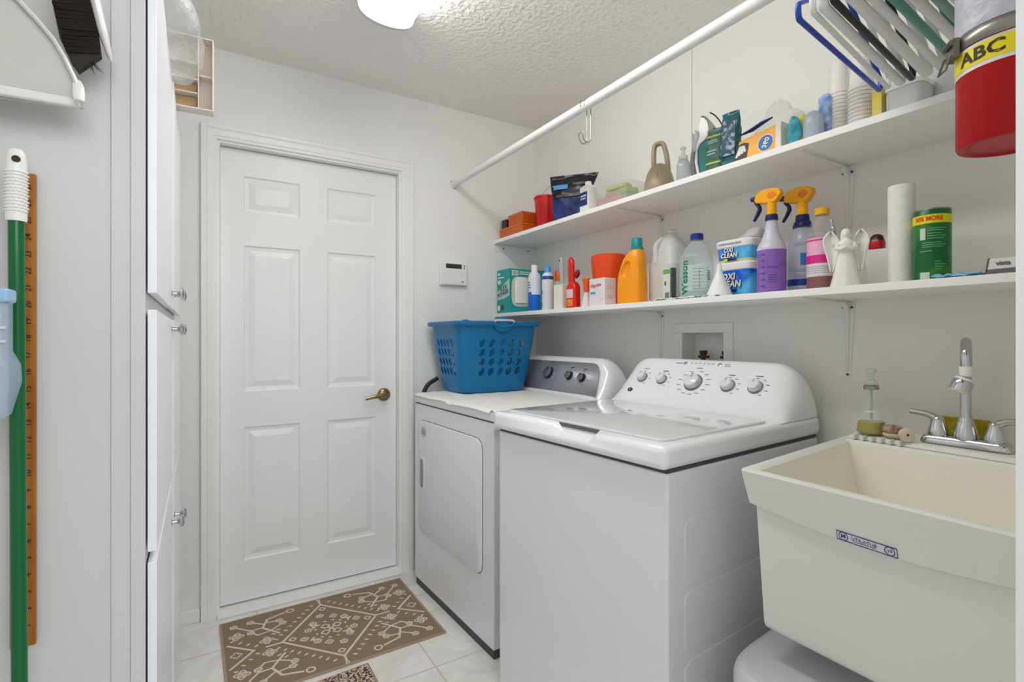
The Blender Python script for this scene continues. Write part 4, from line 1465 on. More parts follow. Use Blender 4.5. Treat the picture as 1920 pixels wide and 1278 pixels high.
k = K().box(-0.0012, -0.0008, 0.095, 0.128, 0.165, 0.185).box(-0.0012, -0.0008, 0.06, 0.128, 0.196, 0.203).box(-0.0012, -0.0008, 0.10, 0.128, 0.213, 0.226).box(0.065, 0.135, -0.0008, 0, 0.225, 0.230).box(0.065, 0.125, -0.0008, 0, 0.214, 0.219)
k.out('small_print', W_, t)


def can(name, label, x, y, secs, mzs, mats, parent=None, cat='spray can', capsec=None, capm=None):
    t = thing(name, label, cat, (x, y, LS), F)
    K().loft(secs, 36, mz=mzs).out('can', mats, t, ang=50)
    if capsec:
        K().loft(capsec, 28).out('cap', capm, t, ang=40)
    return t


BLU1 = M('can_blue', (18, 108, 206), 0.3)
BLU2 = M('can_light_blue', (70, 160, 226), 0.3)
PW = M('can_white', (222, 224, 234), 0.28)
sA = [S(0, 0.030), S(0.004, 0.0325), S(0.085, 0.0325), S(0.087, 0.0325), S(0.175, 0.0325), S(0.19, 0.029), S(0.202, 0.019)]
t = can('aerosol_can', 'white and blue aerosol can with a white cap next to the teal box', 1.482, 2.205, sA, lambda z: 1 if z < 0.072 else 0, [PW, BLU1], capsec=[S(0.202, 0.0165), S(0.236, 0.0165), S(0.239, 0.014)], capm=WPL)
k = K().patch(sA, -150, -60, 0.072, 0.098, 0.0005, 12, 3)
k.out('wave_graphic', BLU1, t)
k = K()
for i, z in enumerate((0.148, 0.134, 0.121)):
    k.text(('ALWAYS', 'LINEN', 'FRESH')[i], 0.013, wrap(sA, -105, z), bold=0.02) if False else k.patch(sA, -135, -80 + 5 * i, z - 0.003, z + 0.003, 0.0006, 6, 1)
k.patch(sA, -130, -90, 0.108, 0.111, 0.0006, 6, 1)
k.out('printed_lines', M('can_ink_blue', (70, 120, 180), 0.4), t)
sB = [S(0, 0.027), S(0.004, 0.0295), S(0.155, 0.0295), S(0.172, 0.0290), S(0.180, 0.026), S(0.19, 0.019)]
t = can('aerosol_can', 'slim white and pale blue aerosol can with a blue cap on the lower shelf', 1.497, 2.108, sB, lambda z: 1 if 0.155 < z < 0.173 else 0, [PW, M('can_navy', (24, 74, 160), 0.3)], capsec=[S(0.19, 0.0165), S(0.218, 0.0160), S(0.222, 0.013)], capm=BLU2)
k = K().patch(sB, -118, -92, 0.082, 0.098, 0.0006, 5, 2).patch(sB, -118, -96, 0.018, 0.040, 0.0006, 5, 2)
k.out('printed_lines', M('can_ink_blue', (70, 120, 180), 0.4), t)

t = thing('spice_bottle', 'small green-labelled bottle with an orange cap behind the scrub brush', 'bottle', (1.545, 2.078, LS), F)
sC = [S(0, 0.023), S(0.003, 0.025), S(0.12, 0.025), S(0.14, 0.021), S(0.148, 0.019)]
K().loft(sC, 28, mz=lambda z: 1 if z < 0.05 else 0).out('bottle', [M('sage_plastic', (176, 196, 176), 0.3), M('dark_green_label', (30, 96, 86), 0.4)], t)
K().loft([S(0.148, 0.0215), S(0.195, 0.0215), S(0.199, 0.019)], 28).out('cap', M('cap_orange', (232, 84, 12), 0.35), t)

t = thing('scrub_brush', 'brush with white block head and grey handle standing upright on the shelf', 'brush', (1.475, 1.975, LS), F + 6)
K().box(-0.031, 0.031, -0.014, 0.014, 0, 0.118).out('head', M('block_white', (232, 230, 218), 0.5), t, bevel=0.003)
K().tube([(0.010, 0.004, 0.115), (0.008, 0.004, 0.15), (0.004, 0.004, 0.20), (0.002, 0.004, 0.235), (0.0, 0.004, 0.248)], [0.011, 0.0125, 0.013, 0.0125, 0.007], 14, flat=0.6).out('handle', M('handle_grey', (176, 176, 174), 0.35), t)
K().cyl((0.001, -0.0055, 0.232), (0.001, -0.0025, 0.232), 0.0035, 10).out('hang_hole', DARK, t)

t = thing('cleaner_bottle', 'red cleaner bottle with tall red trigger neck beside the white block brush', 'spray bottle', (1.487, 1.888, LS), F)
RED2 = M('bottle_red', (214, 28, 22), 0.25)
sD = [S(0, 0.032, 0.022, 3), S(0.004, 0.035, 0.024, 3), S(0.095, 0.035, 0.024, 3), S(0.112, 0.030, 0.021, 2.6), S(0.122, 0.020, 0.017, 2)]
K().loft(sD, 36).out('bottle', RED2, t)
K().tube([(-0.012, 0, 0.115), (-0.014, 0, 0.15), (-0.015, 0, 0.19), (-0.016, 0, 0.225), (-0.017, 0, 0.24)], [0.020, 0.017, 0.0185, 0.017, 0.007], 16, flat=0.75).out('trigger_neck', RED2, t)
K().ball((0.024, 0.004, 0.158), 0.013, 0.012, 0.022, T=Matrix.Rotation(radians(25), 4, 'Y')).out('trigger', M('dark_red_plastic', (150, 16, 40), 0.25), t)
K().patch(sD, -140, -55, 0.048, 0.088, 0.0006, 12, 3).out('label', M('label_pinkish', (232, 200, 196), 0.4), t)
K().patch(sD, -140, -55, 0.010, 0.042, 0.0006, 12, 3).out('flame_graphic', varied('flame', (244, 176, 40), (228, 60, 18), 70, 0.4), t)

t = thing('small_bottle', 'small white bottle with an orange top in front of the orange tub', 'bottle', (1.485, 1.790, LS), F)
K().loft([S(0, 0.024), S(0.02, 0.023), S(0.055, 0.012), S(0.07, 0.0095)], 26).out('bottle', M('frosted_white', (226, 216, 214), 0.3), t)
K().loft([S(0.07, 0.013), S(0.10, 0.014), S(0.125, 0.019), S(0.13, 0.017)], 26).out('cap', M('cap_orange', (232, 84, 12), 0.35), t)

t = thing('orange_tub', 'large round orange plastic tub behind the small white glove box', 'tub', (1.615, 1.790, LS), F)
K().loft([S(0, 0.060), S(0.004, 0.064), S(0.12, 0.070), S(0.205, 0.079), S(0.215, 0.080), S(0.238, 0.079), S(0.243, 0.074), S(0.244, 0.01)], 56).out('body', M('tub_orange', (238, 78, 8), 0.32), t)

t = thing('glove_box', 'small white carton with pink lettering standing before the orange tub', 'box', (1.452, 1.631, LS))
K().box(0, 0.062, 0, 0.100, 0, 0.118).out('carton', M('carton_pinkish', (228, 222, 224), 0.5), t, bevel=0.001)
K().text('Playtex', 0.023, flat((-0.0008, 0.056, 0.088), ux=(0, -1, 0.12)), bold=0.03).out('lettering', M('pink_ink', (214, 88, 120), 0.5), t, flip=False)
K().box(-0.0008, 0, 0.060, 0.092, 0.052, 0.061).out('blue_mark', M('mark_blue', (60, 160, 206), 0.5), t)
k = K()
for z in (0.08, 0.072, 0.04, 0.032):
    k.box(0.012, 0.052, -0.0006, 0, z, z + 0.002)
k.box(-0.0006, 0, 0.012, 0.035, 0.028, 0.030)
k.out('printed_lines', M('pale_print', (190, 182, 190), 0.5), t)

# orange-yellow detergent jug with teal cap
t = thing('detergent_jug', 'bright orange-yellow detergent jug with a teal cap on the lower shelf', 'jug', (1.507, 1.527, LS), F + 12)
YO = M('jug_amber', (248, 156, 6), 0.3)
sJ = smooth_secs([S(0, 0.054, 0.040, 3.4), S(0.005, 0.057, 0.043, 3.4), S(0.10, 0.057, 0.043, 3.2), S(0.145, 0.050, 0.041, 3, 0.004), S(0.185, 0.043, 0.036, 2.6, 0.010), S(0.208, 0.032, 0.029, 2.2, 0.018), S(0.222, 0.0245, 0.0235, 2, 0.022)], 4)
j = K().loft(sJ, 48).out('bottle', YO, t)
bpy.context.view_layer.update()
cut = K().ball((-0.008, -0.043, 0.138), 0.021, 0.020, 0.038, 24, 16, T=Matrix.Rotation(radians(22), 4, 'Y')).out('cut', YO)
cut.matrix_world = t.matrix_world if False else Matrix.Translation((1.507, 1.527, LS)) @ Matrix.Rotation(radians(F + 12), 4, 'Z')
bool_cut(j, cut)
K().loft([S(0.219, 0.0265, None, 2, 0.022), S(0.226, 0.0265, None, 2, 0.022), S(0.228, 0.0225, None, 2, 0.022), S(0.262, 0.0215, None, 2, 0.022), S(0.266, 0.019, None, 2, 0.022)], 30).out('cap', M('cap_teal', (0, 142, 146), 0.35), t)

# translucent gallon jug
HDPE = M('translucent_white', (226, 228, 226), 0.35, alpha=0.72)
t = thing('gallon_jug', 'empty translucent white gallon jug standing behind the amber jug and blue-capped bottle', 'jug', (1.628, 1.432, LS), F)
sG = smooth_secs([S(0, 0.062, None, 4), S(0.006, 0.070, None, 4.5), S(0.14, 0.071, None, 4.5), S(0.16, 0.069, None, 4), S(0.22, 0.056, None, 3), S(0.262, 0.035, None, 2.4), S(0.28, 0.022), S(0.290, 0.0195), S(0.302, 0.0195)], 4)
K().loft(sG, 48, caps=(1, 1)).out('body', HDPE, t)
K().tube(rnd_path([(-0.02, -0.030, 0.262), (-0.026, -0.062, 0.235), (-0.018, -0.066, 0.165), (-0.01, -0.055, 0.150)], 0.03), 0.011, 14).out('handle', HDPE, t)
K().loft([S(0.288, 0.0215), S(0.292, 0.0215)], 24).out('neck_ring', W_, t)

t = thing('care_pack', 'slim white pack with green top label in front of the gallon jug', 'pack', (1.505, 1.332, LS), F)
K().box(-0.020, 0.014, -0.012, 0.012, 0, 0.124).box(0.0142, 0.022, -0.0115, 0.0115, 0, 0.124, 1).out('carton', [M('pack_white', (216, 216, 208), 0.4), M('pack_dark', (74, 88, 84), 0.4)], t)
K().box(-0.019, 0.013, -0.0128, -0.012, 0.103, 0.120).out('green_label', M('label_green', (104, 166, 84), 0.4), t)
k = K()
for i in range(7):
    k.box(-0.010 + i * 0.003, -0.0085 + i * 0.003, -0.0128, -0.012, 0.008, 0.034)
k.box(-0.013, -0.005, -0.0128, -0.012, 0.06, 0.075)
k.out('barcode', INK, t)

# clear oil bottle
t = thing('oil_bottle', 'clear bottle with dark blue cap and green lettering on the lower shelf', 'bottle', (1.535, 1.232, LS), F + 32)
sW = smooth_secs([S(0, 0.052, 0.052, 3), S(0.006, 0.058, 0.058, 3), S(0.125, 0.058, 0.058, 3), S(0.16, 0.053, 0.053, 2.6), S(0.19, 0.038, 0.038, 2.2), S(0.208, 0.022), S(0.217, 0.019)], 4)
PETB = M('pet_bluish', (206, 226, 226), 0.08, alpha=0.30)
K().loft(sW, 48).out('bottle', PETB, t)
K().loft([S(0.004, 0.055, 0.055, 3), S(0.045, 0.056, 0.056, 3)], 40).out('liquid', M('liquid_pale', (206, 224, 220), 0.1, alpha=0.5), t)
K().loft([S(0.217, 0.0225), S(0.236, 0.0225), S(0.239, 0.020)], 32).out('cap', M('cap_navy', (18, 48, 140), 0.35), t)
K().patch(sW, -122, -48, 0.028, 0.122, 0.0008, 16, 6).out('label', M('label_frost', (206, 222, 216), 0.4, alpha=0.75), t)
fw = wrap(sW, -116, 0.078, 0.0014)
K().text('Wesson', 0.036, lambda a, b: fw(-b, a), bold=0.03).out('lettering', M('green_ink', (10, 128, 84), 0.5), t, flip=False)
k = K()
for i in range(7):
    k.patch(sW, -92, -76 if i % 2 else -70, 0.035 + i * 0.012, 0.0362 + i * 0.012, 0.0012, 3, 1)
for i in range(6):
    k.patch(sW, -56, -40, 0.066 + i * 0.006, 0.069 + i * 0.006, 0.0012, 3, 1)
k.patch(sW, -83, -82, 0.035, 0.108, 0.0012, 1, 3)
k.out('printed_marks', M('print_teal_grey', (90, 120, 120), 0.5), t)

k = K().grid(lambda a, b: Vector((1.4335 + 0.075 * b, 1.362 - 0.295 * a, LS + 0.003 + 0.007 * abs(noise.noise(Vector((a * 9, b * 3, 0.3)))) + 0.004 * sin(pi * b))), 60, 14)
o = k.out('dish_cloth', varied('cloth_teal_white', (228, 234, 230), (66, 130, 128), 90, 0.95, lo=0.5, hi=0.58, detail=1, bump=0.5), ang=180, solid=0.003)
tag(o, 'folded teal and white patterned cloth at the front edge of the lower shelf', 'cloth')

t = thing('funnel', 'white plastic funnel standing upside down before the blue and white tubs', 'funnel', (1.4755, 1.094, LS), F)
K().loft([S(0.0, 0.0435), S(0.004, 0.0440), S(0.006, 0.0415), S(0.078, 0.0115), S(0.084, 0.0095), S(0.110, 0.0062), S(0.111, 0.0045), S(0.084, 0.0078)], 40, caps=(0, 0)).out('body', WPL, t, ang=50)

# two stain remover tubs with labels
OXB = varied('label_blue_burst', (8, 96, 214), (96, 196, 240), 14, 0.35, lo=0.45, hi=0.66, detail=2)
for zz, h, nm in ((0.0, 0.118, 'taller blue and white tub at the bottom of the stack behind the white funnel'), (0.1182, 0.076, 'shorter blue and white tub stacked on top of the taller one')):
    t = thing('stain_remover_tub', nm, 'tub', (1.582, 1.083, LS + zz), F)
    bh = h - 0.024
    sO = [S(0.0, 0.062, 0.048, 5), S(0.003, 0.064, 0.050, 5), S(bh, 0.068, 0.054, 5)]
    K().loft(sO, 56).out('tub', WPL, t)
    K().loft([S(bh, 0.071, 0.057, 5), S(bh + 0.018, 0.073, 0.059, 5), S(bh + 0.024, 0.069, 0.055, 5)], 56).out('lid', WPL, t, ang=40)
    K().patch(sO, -176, -4, 0.004, bh - 0.003, 0.0006, 40, 4).out('label', OXB, t)
    K().patch(sO, -176, -150, bh - 0.024, bh - 0.003, 0.0010, 8, 2).out('corner_patch', M('label_dark_grey', (44, 58, 64), 0.4), t)
    if zz:
        K().patch(sO, -150, -4, 0.004, 0.009, 0.0010, 30, 1).out('yellow_band', M('label_lemon', (222, 226, 90), 0.4), t)
    f_ = (lambda cx, cz: (lambda a, b, cx=cx, cz=cz: Vector((cx + a, -0.0562 if not zz else -0.0558, cz + b))))
    s_ = 0.030 if not zz else 0.021
    cz = bh * 0.60 if not zz else bh * 0.62
    lx = -0.013
    k = K()
    for off, dz, m_ in ((0.0, 0.0, 0), (0.0012, -0.0012, 1)):
        y_ = -0.0562 - (0.0004 if m_ == 0 else 0)
        for ln, zc, xo_ in (('OXI', cz + s_ * 0.42, 0), ('CLEAN', cz - s_ * 0.42, 0.002)):
            k.text(ln, s_, (lambda a, b, xo_=xo_, zc=zc, y_=y_, off=off, dz=dz: Vector((lx + xo_ + a + off, y_, zc + b + dz))), mi=m_, bold=0.035 if m_ == 0 else 0.06, shear=0.15, sx=0.95)
    k.out('lettering', [W_, M('ink_black', (20, 24, 34), 0.5)], t, flip=False)
    k = K()
    k.box(lx - 0.018, lx - 0.004, -0.0564, -0.0560, cz - s_ * 1.35, cz - s_ * 0.92, 0).box(lx - 0.003, lx + 0.030, -0.0564, -0.0560, cz - s_ * 1.30, cz - s_ * 0.98, 1)
    k.out('claim_badge', [M('label_lemon2', (206, 214, 50), 0.4), M('label_navy', (20, 36, 110), 0.4)], t)
    if zz:
        K().text('STAINS & Laundry Boost', 0.0085, flat((-0.008, -0.0604, bh + 0.0105)), bold=0.02).out('lid_lettering', M('ink_navy', (40, 48, 80), 0.5), t, flip=False)

k = crumple(K().loft(smooth_secs([S(0, 0.034, 0.028), S(0.008, 0.044, 0.034), S(0.022, 0.036, 0.028, 2, 0.004), S(0.036, 0.018, 0.014, 2, 0.008), S(0.040, 0.004, 0.004, 2, 0.008)], 5), 30), 2, 0.007, 45)
zmin = min(v.co.z for v in k.bm.verts)
for v in k.bm.verts:
    v.co.z -= zmin
o = k.out('plastic_bag', M('bag_grey_film', (206, 206, 204), 0.25, alpha=0.85), loc=(1.60, 1.055, LS + 0.1944), ang=50, rot=(0, 0, radians(F)))
tag(o, 'crumpled greyish plastic bag lying on top of the stacked blue tubs', 'plastic bag')

# trigger spray bottles
YEL = M('sprayer_yellow', (250, 176, 8), 0.3)
NAV = M('sprayer_navy', (28, 34, 92), 0.35)
ORG = M('sprayer_orange', (240, 130, 20), 0.35)


def sprayer_head(t, z, s=1.0, mir=1):
    T = Matrix.Translation((0, 0, z)) @ Matrix.Diagonal((s * mir, s, s, 1))
    K().loft([S(0, 0.0165), S(0.003, 0.0170), S(0.016, 0.0155)], 28, T=T).out('collar', NAV, t)
    b = K().loft([S(0.014, 0.0135), S(0.05, 0.0125), S(0.056, 0.014)], 24, T=T)
    poly = [(-0.044, 0.064), (-0.040, 0.055), (-0.012, 0.050), (0.014, 0.050), (0.022, 0.060), (0.030, 0.072), (0.026, 0.084), (0.012, 0.0885), (-0.010, 0.090), (-0.028, 0.087), (-0.040, 0.078)]
    b.prism(poly, 0.026, T @ Matrix.Translation((0, -0.013, 0)))
    hd = b.out('head', YEL, t, bevel=0.003)
    K().prism([(-0.008, 0.066), (0.004, 0.058), (0.020, 0.068), (0.010, 0.080), (-0.004, 0.078)], 0.028, T @ Matrix.Translation((0, -0.014, 0))).out('side_badge', ORG, hd, bevel=0.002)
    k = K().tube([T @ Vector(p) for p in ((-0.030, 0, 0.070), (-0.052, 0, 0.070), (-0.058, 0, 0.070))], [0.0085 * s, 0.0075 * s, 0.006 * s], 14)
    k.out('nozzle', NAV, t)
    k = K().tube([T @ Vector(p) for p in ((-0.024, 0, 0.087), (-0.037, 0, 0.082), (-0.044, 0, 0.068), (-0.043, 0, 0.056), (-0.034, 0, 0.045), (-0.033, 0, 0.036), (-0.041, 0, 0.020), (-0.050, 0, 0.006))], [0.004, 0.005, 0.0055, 0.0055, 0.006, 0.006, 0.005, 0.004], 10, flat=1.5)
    k.out('trigger', NAV, t)


t = thing('spray_bottle', 'spray bottle half full of purple liquid with yellow and navy trigger head', 'spray bottle', (1.492, 0.922, LS), F + 8)
sP = smooth_secs([S(0, 0.037), S(0.004, 0.040), S(0.118, 0.041), S(0.140, 0.0395), S(0.165, 0.028), S(0.195, 0.0185), S(0.225, 0.0145)], 4)
K().loft(sP, 44, mz=lambda z: 1 if z < 0.130 else 0).out('bottle', [M('bottle_frost', (216, 214, 228), 0.3, alpha=0.85), M('purple_fill', (140, 98, 184), 0.2)], t)
sprayer_head(t, 0.222, 1.08)
k = K()
for i in range(6):
    k.patch(sP, -122, -114, 0.020 + i * 0.019, 0.0212 + i * 0.019, 0.0010, 2, 1).patch(sP, -108, -92, 0.0185 + i * 0.019, 0.0225 + i * 0.019, 0.0010, 3, 1)
k.patch(sP, -126, -125, 0.018, 0.118, 0.0010, 1, 3)
for z in (0.03, 0.037, 0.044, 0.051):
    k.patch(sP, -78, -48, z, z + 0.002, 0.0010, 5, 1)
k.patch(sP, -82, -40, 0.075, 0.077, 0.0010, 5, 1).patch(sP, -82, -81, 0.056, 0.112, 0.0010, 1, 3)
k.out('measuring_marks', M('print_violet', (92, 64, 140), 0.5), t)

t = thing('spray_bottle', 'clear spray bottle with blue label and navy collar behind the purple one', 'spray bottle', (1.600, 0.888, LS), F + 6)
sQ = smooth_secs([S(0, 0.038), S(0.004, 0.041), S(0.125, 0.041), S(0.16, 0.040), S(0.192, 0.030), S(0.208, 0.022), S(0.215, 0.019)], 4)
K().loft(sQ, 44).out('bottle', M('bottle_clear_grey', (202, 206, 220), 0.15, alpha=0.6), t)
K().loft([S(0.205, 0.027), S(0.212, 0.0275), S(0.222, 0.024), S(0.228, 0.018)], 28).out('shoulder_ring', NAV, t)
sprayer_head(t, 0.226, 1.18)
K().patch(sQ, -75, -15, 0.086, 0.122, 0.0008, 12, 3).out('label', M('label_azure', (30, 128, 206), 0.4), t)
K().text('D', 0.030, wrap(sQ, -38, 0.104, 0.0014), bold=0.03).out('lettering', M('ink_deep_blue', (16, 44, 112), 0.5), t, flip=False)
K().patch(sQ, -150, -10, 0.024, 0.044, 0.0008, 22, 2).out('lower_band', M('band_royal', (30, 64, 150), 0.4), t)
k = K()
for z in (0.152, 0.147, 0.072, 0.066, 0.055, 0.049):
    k.patch(sQ, -100, -15, z, z + 0.0018, 0.0008, 14, 1)
k.out('printed_lines', M('print_periwinkle', (140, 152, 196), 0.5), t)

# pink labelled bottle with red liquid
t = thing('juice_bottle', 'clear bottle with pink label, yellow cap and red liquid at the bottom', 'bottle', (1.548, 0.803, LS), F)
sR = smooth_secs([S(0, 0.033, None, 2.4), S(0.005, 0.0375, None, 2.4), S(0.152, 0.0375, None, 2.3), S(0.162, 0.0365, None, 2), S(0.195, 0.030), S(0.215, 0.0185), S(0.222, 0.0165)], 4)
K().loft(sR, 44).out('bottle', M('pet_warm', (222, 214, 212), 0.06, alpha=0.16), t)
K().loft([S(0.002, 0.034, None, 2.4), S(0.008, 0.0372, None, 2.4), S(0.050, 0.0373, None, 2.4)], 36).out('liquid', M('red_liquid', (120, 10, 26), 0.1), t)
K().loft([S(0.040, 0.0379, None, 2.3), S(0.152, 0.0379, None, 2.3)], 44, caps=(0, 0), mz=None).out('label', M('label_pink', (240, 178, 204), 0.4), t)
sR2 = [S(0.0, 0.0381, None, 2.3), S(0.2, 0.0381, None, 2.3)]
k = K().patch(sR2, 0, 360, 0.078, 0.102, 0.0004, 44, 1, 0).patch(sR2, 0, 360, 0.042, 0.078, 0.0003, 44, 1, 1).patch(sR2, 0, 360, 0.143, 0.147, 0.0004, 44, 1, 0)
for z in (0.05, 0.056, 0.062, 0.068):
    k.patch(sR2, -150, -30, z, z + 0.0018, 0.0007, 20, 1, 2)
k.out('label_bands', [M('band_magenta', (222, 40, 132), 0.4), M('band_pale', (226, 222, 224), 0.4), M('print_grey', (170, 170, 180), 0.5)], t)
K().loft([S(0.222, 0.0195), S(0.238, 0.0195), S(0.241, 0.017)], 30).out('cap', M('cap_yellow', (238, 178, 20), 0.35), t)

t = thing('bottle_opener', 'slim dark metal kitchen tool leaning upright beside the angel figurine', 'opener', (1.520, 0.727, LS))
K().tube([(0, 0, 0.0), (0, 0.008, 0.05), (0, 0.020, 0.12), (0, 0.029, 0.165)], [0.0045, 0.005, 0.0055, 0.0045], 10, flat=0.6).out('shaft', STEEL, t)
K().ball((0, 0.031, 0.172), 0.006, 0.006, 0.007, 12, 8).ball((0, 0.035, 0.190), 0.0045, 0.0045, 0.010, 12, 8).tube([(0, 0.030, 0.165), (0, 0.036, 0.195)], 0.0035, 8).out('head', CHROME, t)

# angel figurine
CER = M('glazed_ceramic', (238, 236, 228), 0.12, coat=0.4)
t = thing('angel_figurine', 'white glazed angel figurine with two open wings on the lower shelf', 'figurine', (1.473, 0.702, LS), F + 30)
k = K().loft(smooth_secs([S(0, 0.034, 0.028), S(0.004, 0.036, 0.030), S(0.03, 0.030, 0.024), S(0.07, 0.022, 0.017), S(0.092, 0.0165, 0.013), S(0.104, 0.0195, 0.0145), S(0.118, 0.020, 0.013), S(0.127, 0.010, 0.009), S(0.132, 0.0065, 0.0065)], 4), 32)
for v in k.bm.verts:
    a = math.atan2(v.co.y, v.co.x)
    if v.co.z < 0.085:
        f = 1 + 0.045 * sin(a * 7) * (1 - v.co.z / 0.085)
        v.co.x *= f
        v.co.y *= f
k.tube([(-0.017, -0.002, 0.116), (-0.021, -0.008, 0.103), (-0.010, -0.0175, 0.100), (-0.001, -0.019, 0.106)], [0.0065, 0.007, 0.006, 0.004], 10)
k.tube([(0.017, -0.002, 0.116), (0.021, -0.008, 0.103), (0.010, -0.0175, 0.100), (0.001, -0.019, 0.106)], [0.0065, 0.007, 0.006, 0.004], 10)
k.ball((0, -0.001, 0.142), 0.0095, 0.0100, 0.0120, 18, 12)
k.ball((0, -0.011, 0.1405), 0.0014, 0.002, 0.0022, 8, 6)
k.ball((-0.0038, -0.0098, 0.1435), 0.0014, 0.001, 0.0008, 8, 6)
k.ball((0.0038, -0.0098, 0.1435), 0.0014, 0.001, 0.0008, 8, 6)
k.ball((0, -0.0105, 0.1362), 0.0022, 0.001, 0.0008, 8, 6)
k.out('body', CER, t, ang=60)
K().loft(smooth_secs([S(0.112, 0.012, 0.006, 2, 0, 0.008), S(0.130, 0.0125, 0.009, 2, 0, 0.006), S(0.145, 0.0118, 0.0105, 2, 0, 0.003), S(0.154, 0.008, 0.008, 2, 0, 0.002), S(0.157, 0.002, 0.002, 2, 0, 0.002)], 4), 24).out('hair', CER, t)
for s in (-1, 1):
    def wing(a, b, s=s):
        # a across, b from top to bottom
        wv = [0.0, 0.010, 0.0165, 0.018, 0.0165, 0.0135, 0.0105, 0.008, 0.0055, 0.0025, 0.0]
        f = b * 10
        i = min(int(f), 9)
        hw = wv[i] + (wv[i + 1] - wv[i]) * (f - i)
        cx_ = 0.034 - 0.004 * b + 0.006 * max(0, b - 0.6)
        x = cx_ + (a - 0.5) * 2 * hw
        z = 0.150 - 0.108 * b + (x - 0.03) * 0.25
        y = 0.012 - 0.010 * b + 0.010 * (2 * a - 1) ** 2 * -1 + 0.004
        return Vector((s * x, y, z))
    K().grid(wing, 12, 20).out('wing', CER, t, ang=180, solid=0.004)
K().tube([(-0.030, 0.010, 0.118), (-0.010, 0.012, 0.112), (0.010, 0.012, 0.112), (0.030, 0.010, 0.118)], 0.006, 10).out('wing_root', CER, t)

t = thing('planter_pot', 'small pale grey tapered square pot behind the angel figurine', 'pot', (1.598, 0.668, LS), F + 12)
K().loft([S(0, 0.026, 0.026, 8), S(0.103, 0.038, 0.038, 8), S(0.104, 0.036, 0.036, 8), S(0.09, 0.034, 0.034, 8), S(0.012, 0.024, 0.024, 8)], 48).out('pot', M('pot_grey', (236, 237, 234), 0.4), t, ang=50)
o = K().loft([S(0.0, 0.014, 0.014, 3), S(0.09, 0.0175, 0.017, 3), S(0.114, 0.018, 0.0175, 3), S(0.119, 0.017, 0.016, 3), S(0.132, 0.014, 0.012, 2.4), S(0.137, 0.008, 0.008)], 28, mz=lambda z: 1 if z > 0.117 else 0).out('red_container', [M('gadget_red', (190, 14, 26), 0.25), M('gadget_dark', (50, 12, 14), 0.3)], loc=(1.598, 0.682, LS + 0.0125), rot=(0, 0, radians(F)))
o.name = 'red_container'
tag(o, 'shiny red container with dark top standing inside the pale grey pot', 'container')

o = K().loft([S(0, 0.0285), S(0.004, 0.0292), S(0.252, 0.0292), S(0.256, 0.028), S(0.256, 0.012), S(0.25, 0.011)], 44).out('paper_roll', varied('paper_white', (234, 234, 230), (226, 226, 222), 60, 0.8, bump=0.15), loc=(1.548, 0.6045, LS))
tag(o, 'tall plain white paper roll standing left of the green canister', 'paper roll')

t = thing('cleanser_canister', 'green canister with yellow 50% MORE band on the lower shelf', 'canister', (1.528, 0.533, LS), F + 20)
sK = [S(0, 0.0365), S(0.003, 0.0370), S(0.170, 0.0370), S(0.173, 0.0355)]
K().loft(sK, 48).out('can', varied('can_green', (0, 98, 44), (50, 128, 44), 16, 0.3, lo=0.45, hi=0.62, detail=2), t)
K().loft([S(0.1725, 0.0365), S(0.1755, 0.0365), S(0.1755, 0.0345), S(0.1725, 0.033)], 44).out('rim', STEEL, t)
K().patch(sK, 0, 360, 0.139, 0.160, 0.0007, 48, 1).out('yellow_band', M('band_yellow', (226, 222, 10), 0.4), t)
K().text('50% MORE', 0.0150, wrap(sK, -102, 0.150, 0.0014), bold=0.03, sx=0.8).out('lettering', M('band_red_ink', (220, 60, 16), 0.5), t, flip=False)
for a_, b_, c_, d_ in ((-128, -110, 0.100, 0.128), (-128, -98, 0.004, 0.022)):
    K().patch(sK, a_, b_, c_, d_, 0.0006, 5, 1).out('white_panel', M('panel_pale', (204, 214, 200), 0.45), t)
k = K()
for i, z in enumerate((0.126, 0.121, 0.114, 0.108, 0.102, 0.092, 0.087, 0.082, 0.046, 0.040, 0.034, 0.028)):
    k.patch(sK, -106 if z > 0.095 else -122 + (40 if z < 0.06 else 0), -50 - 7 * (i % 3), z, z + 0.0014, 0.0006, 8, 1)
k.patch(sK, -128, -92, 0.072, 0.0738, 0.0006, 6, 1)
k.out('printed_lines', M('print_mint', (130, 190, 150), 0.5), t)

k = K().grid(lambda a, b: Vector((1.440 + 0.075 * b, 0.505 - 0.088 * a, LS + 0.004 + 0.012 * abs(noise.noise(Vector((a * 5, b * 4, 7.7)))))), 30, 14)
o = k.out('cloth', M('sky_blue_fabric', (132, 194, 222), 0.8), ang=180, solid=0.003)
tag(o, 'flat sky blue cloth lying at the right end of the lower shelf', 'cloth')

t = thing('card_box', 'small white and grey printed box at the far right of the lower shelf', 'box', (1.452, 0.411, LS), -85)
K().hexa([(0, 0, 0), (0.105, 0, 0), (0.105, 0.045, 0), (0, 0.045, 0)], [(0.003, 0.012, 0.036), (0.105, 0.012, 0.036), (0.105, 0.045, 0.036), (0.003, 0.045, 0.036)]).out('carton', M('carton_white', (222, 220, 216), 0.4), t)
k = K()
fc = lambda a, b: Vector((a, b / 0.036 * 0.012 - 0.0006, b))
k._f([k.bm.verts.new(fc(a, b)) for a, b in ((0.001, 0.001), (0.105, 0.001), (0.105, 0.006), (0.052, 0.0135), (0.001, 0.012))], 0)
k.out('grey_panel', M('panel_grey', (96, 96, 100), 0.4), t, flip=False)
K().hexa([(-0.0022, -0.001, 0), (0.0, -0.001, 0), (0.0, 0.045, 0), (-0.0022, 0.045, 0)], [(0.001, 0.0105, 0.0375), (0.003, 0.0105, 0.0375), (0.003, 0.045, 0.0375), (0.001, 0.045, 0.0375)]).out('edge_strip', M('edge_brown', (84, 54, 40), 0.5), t)
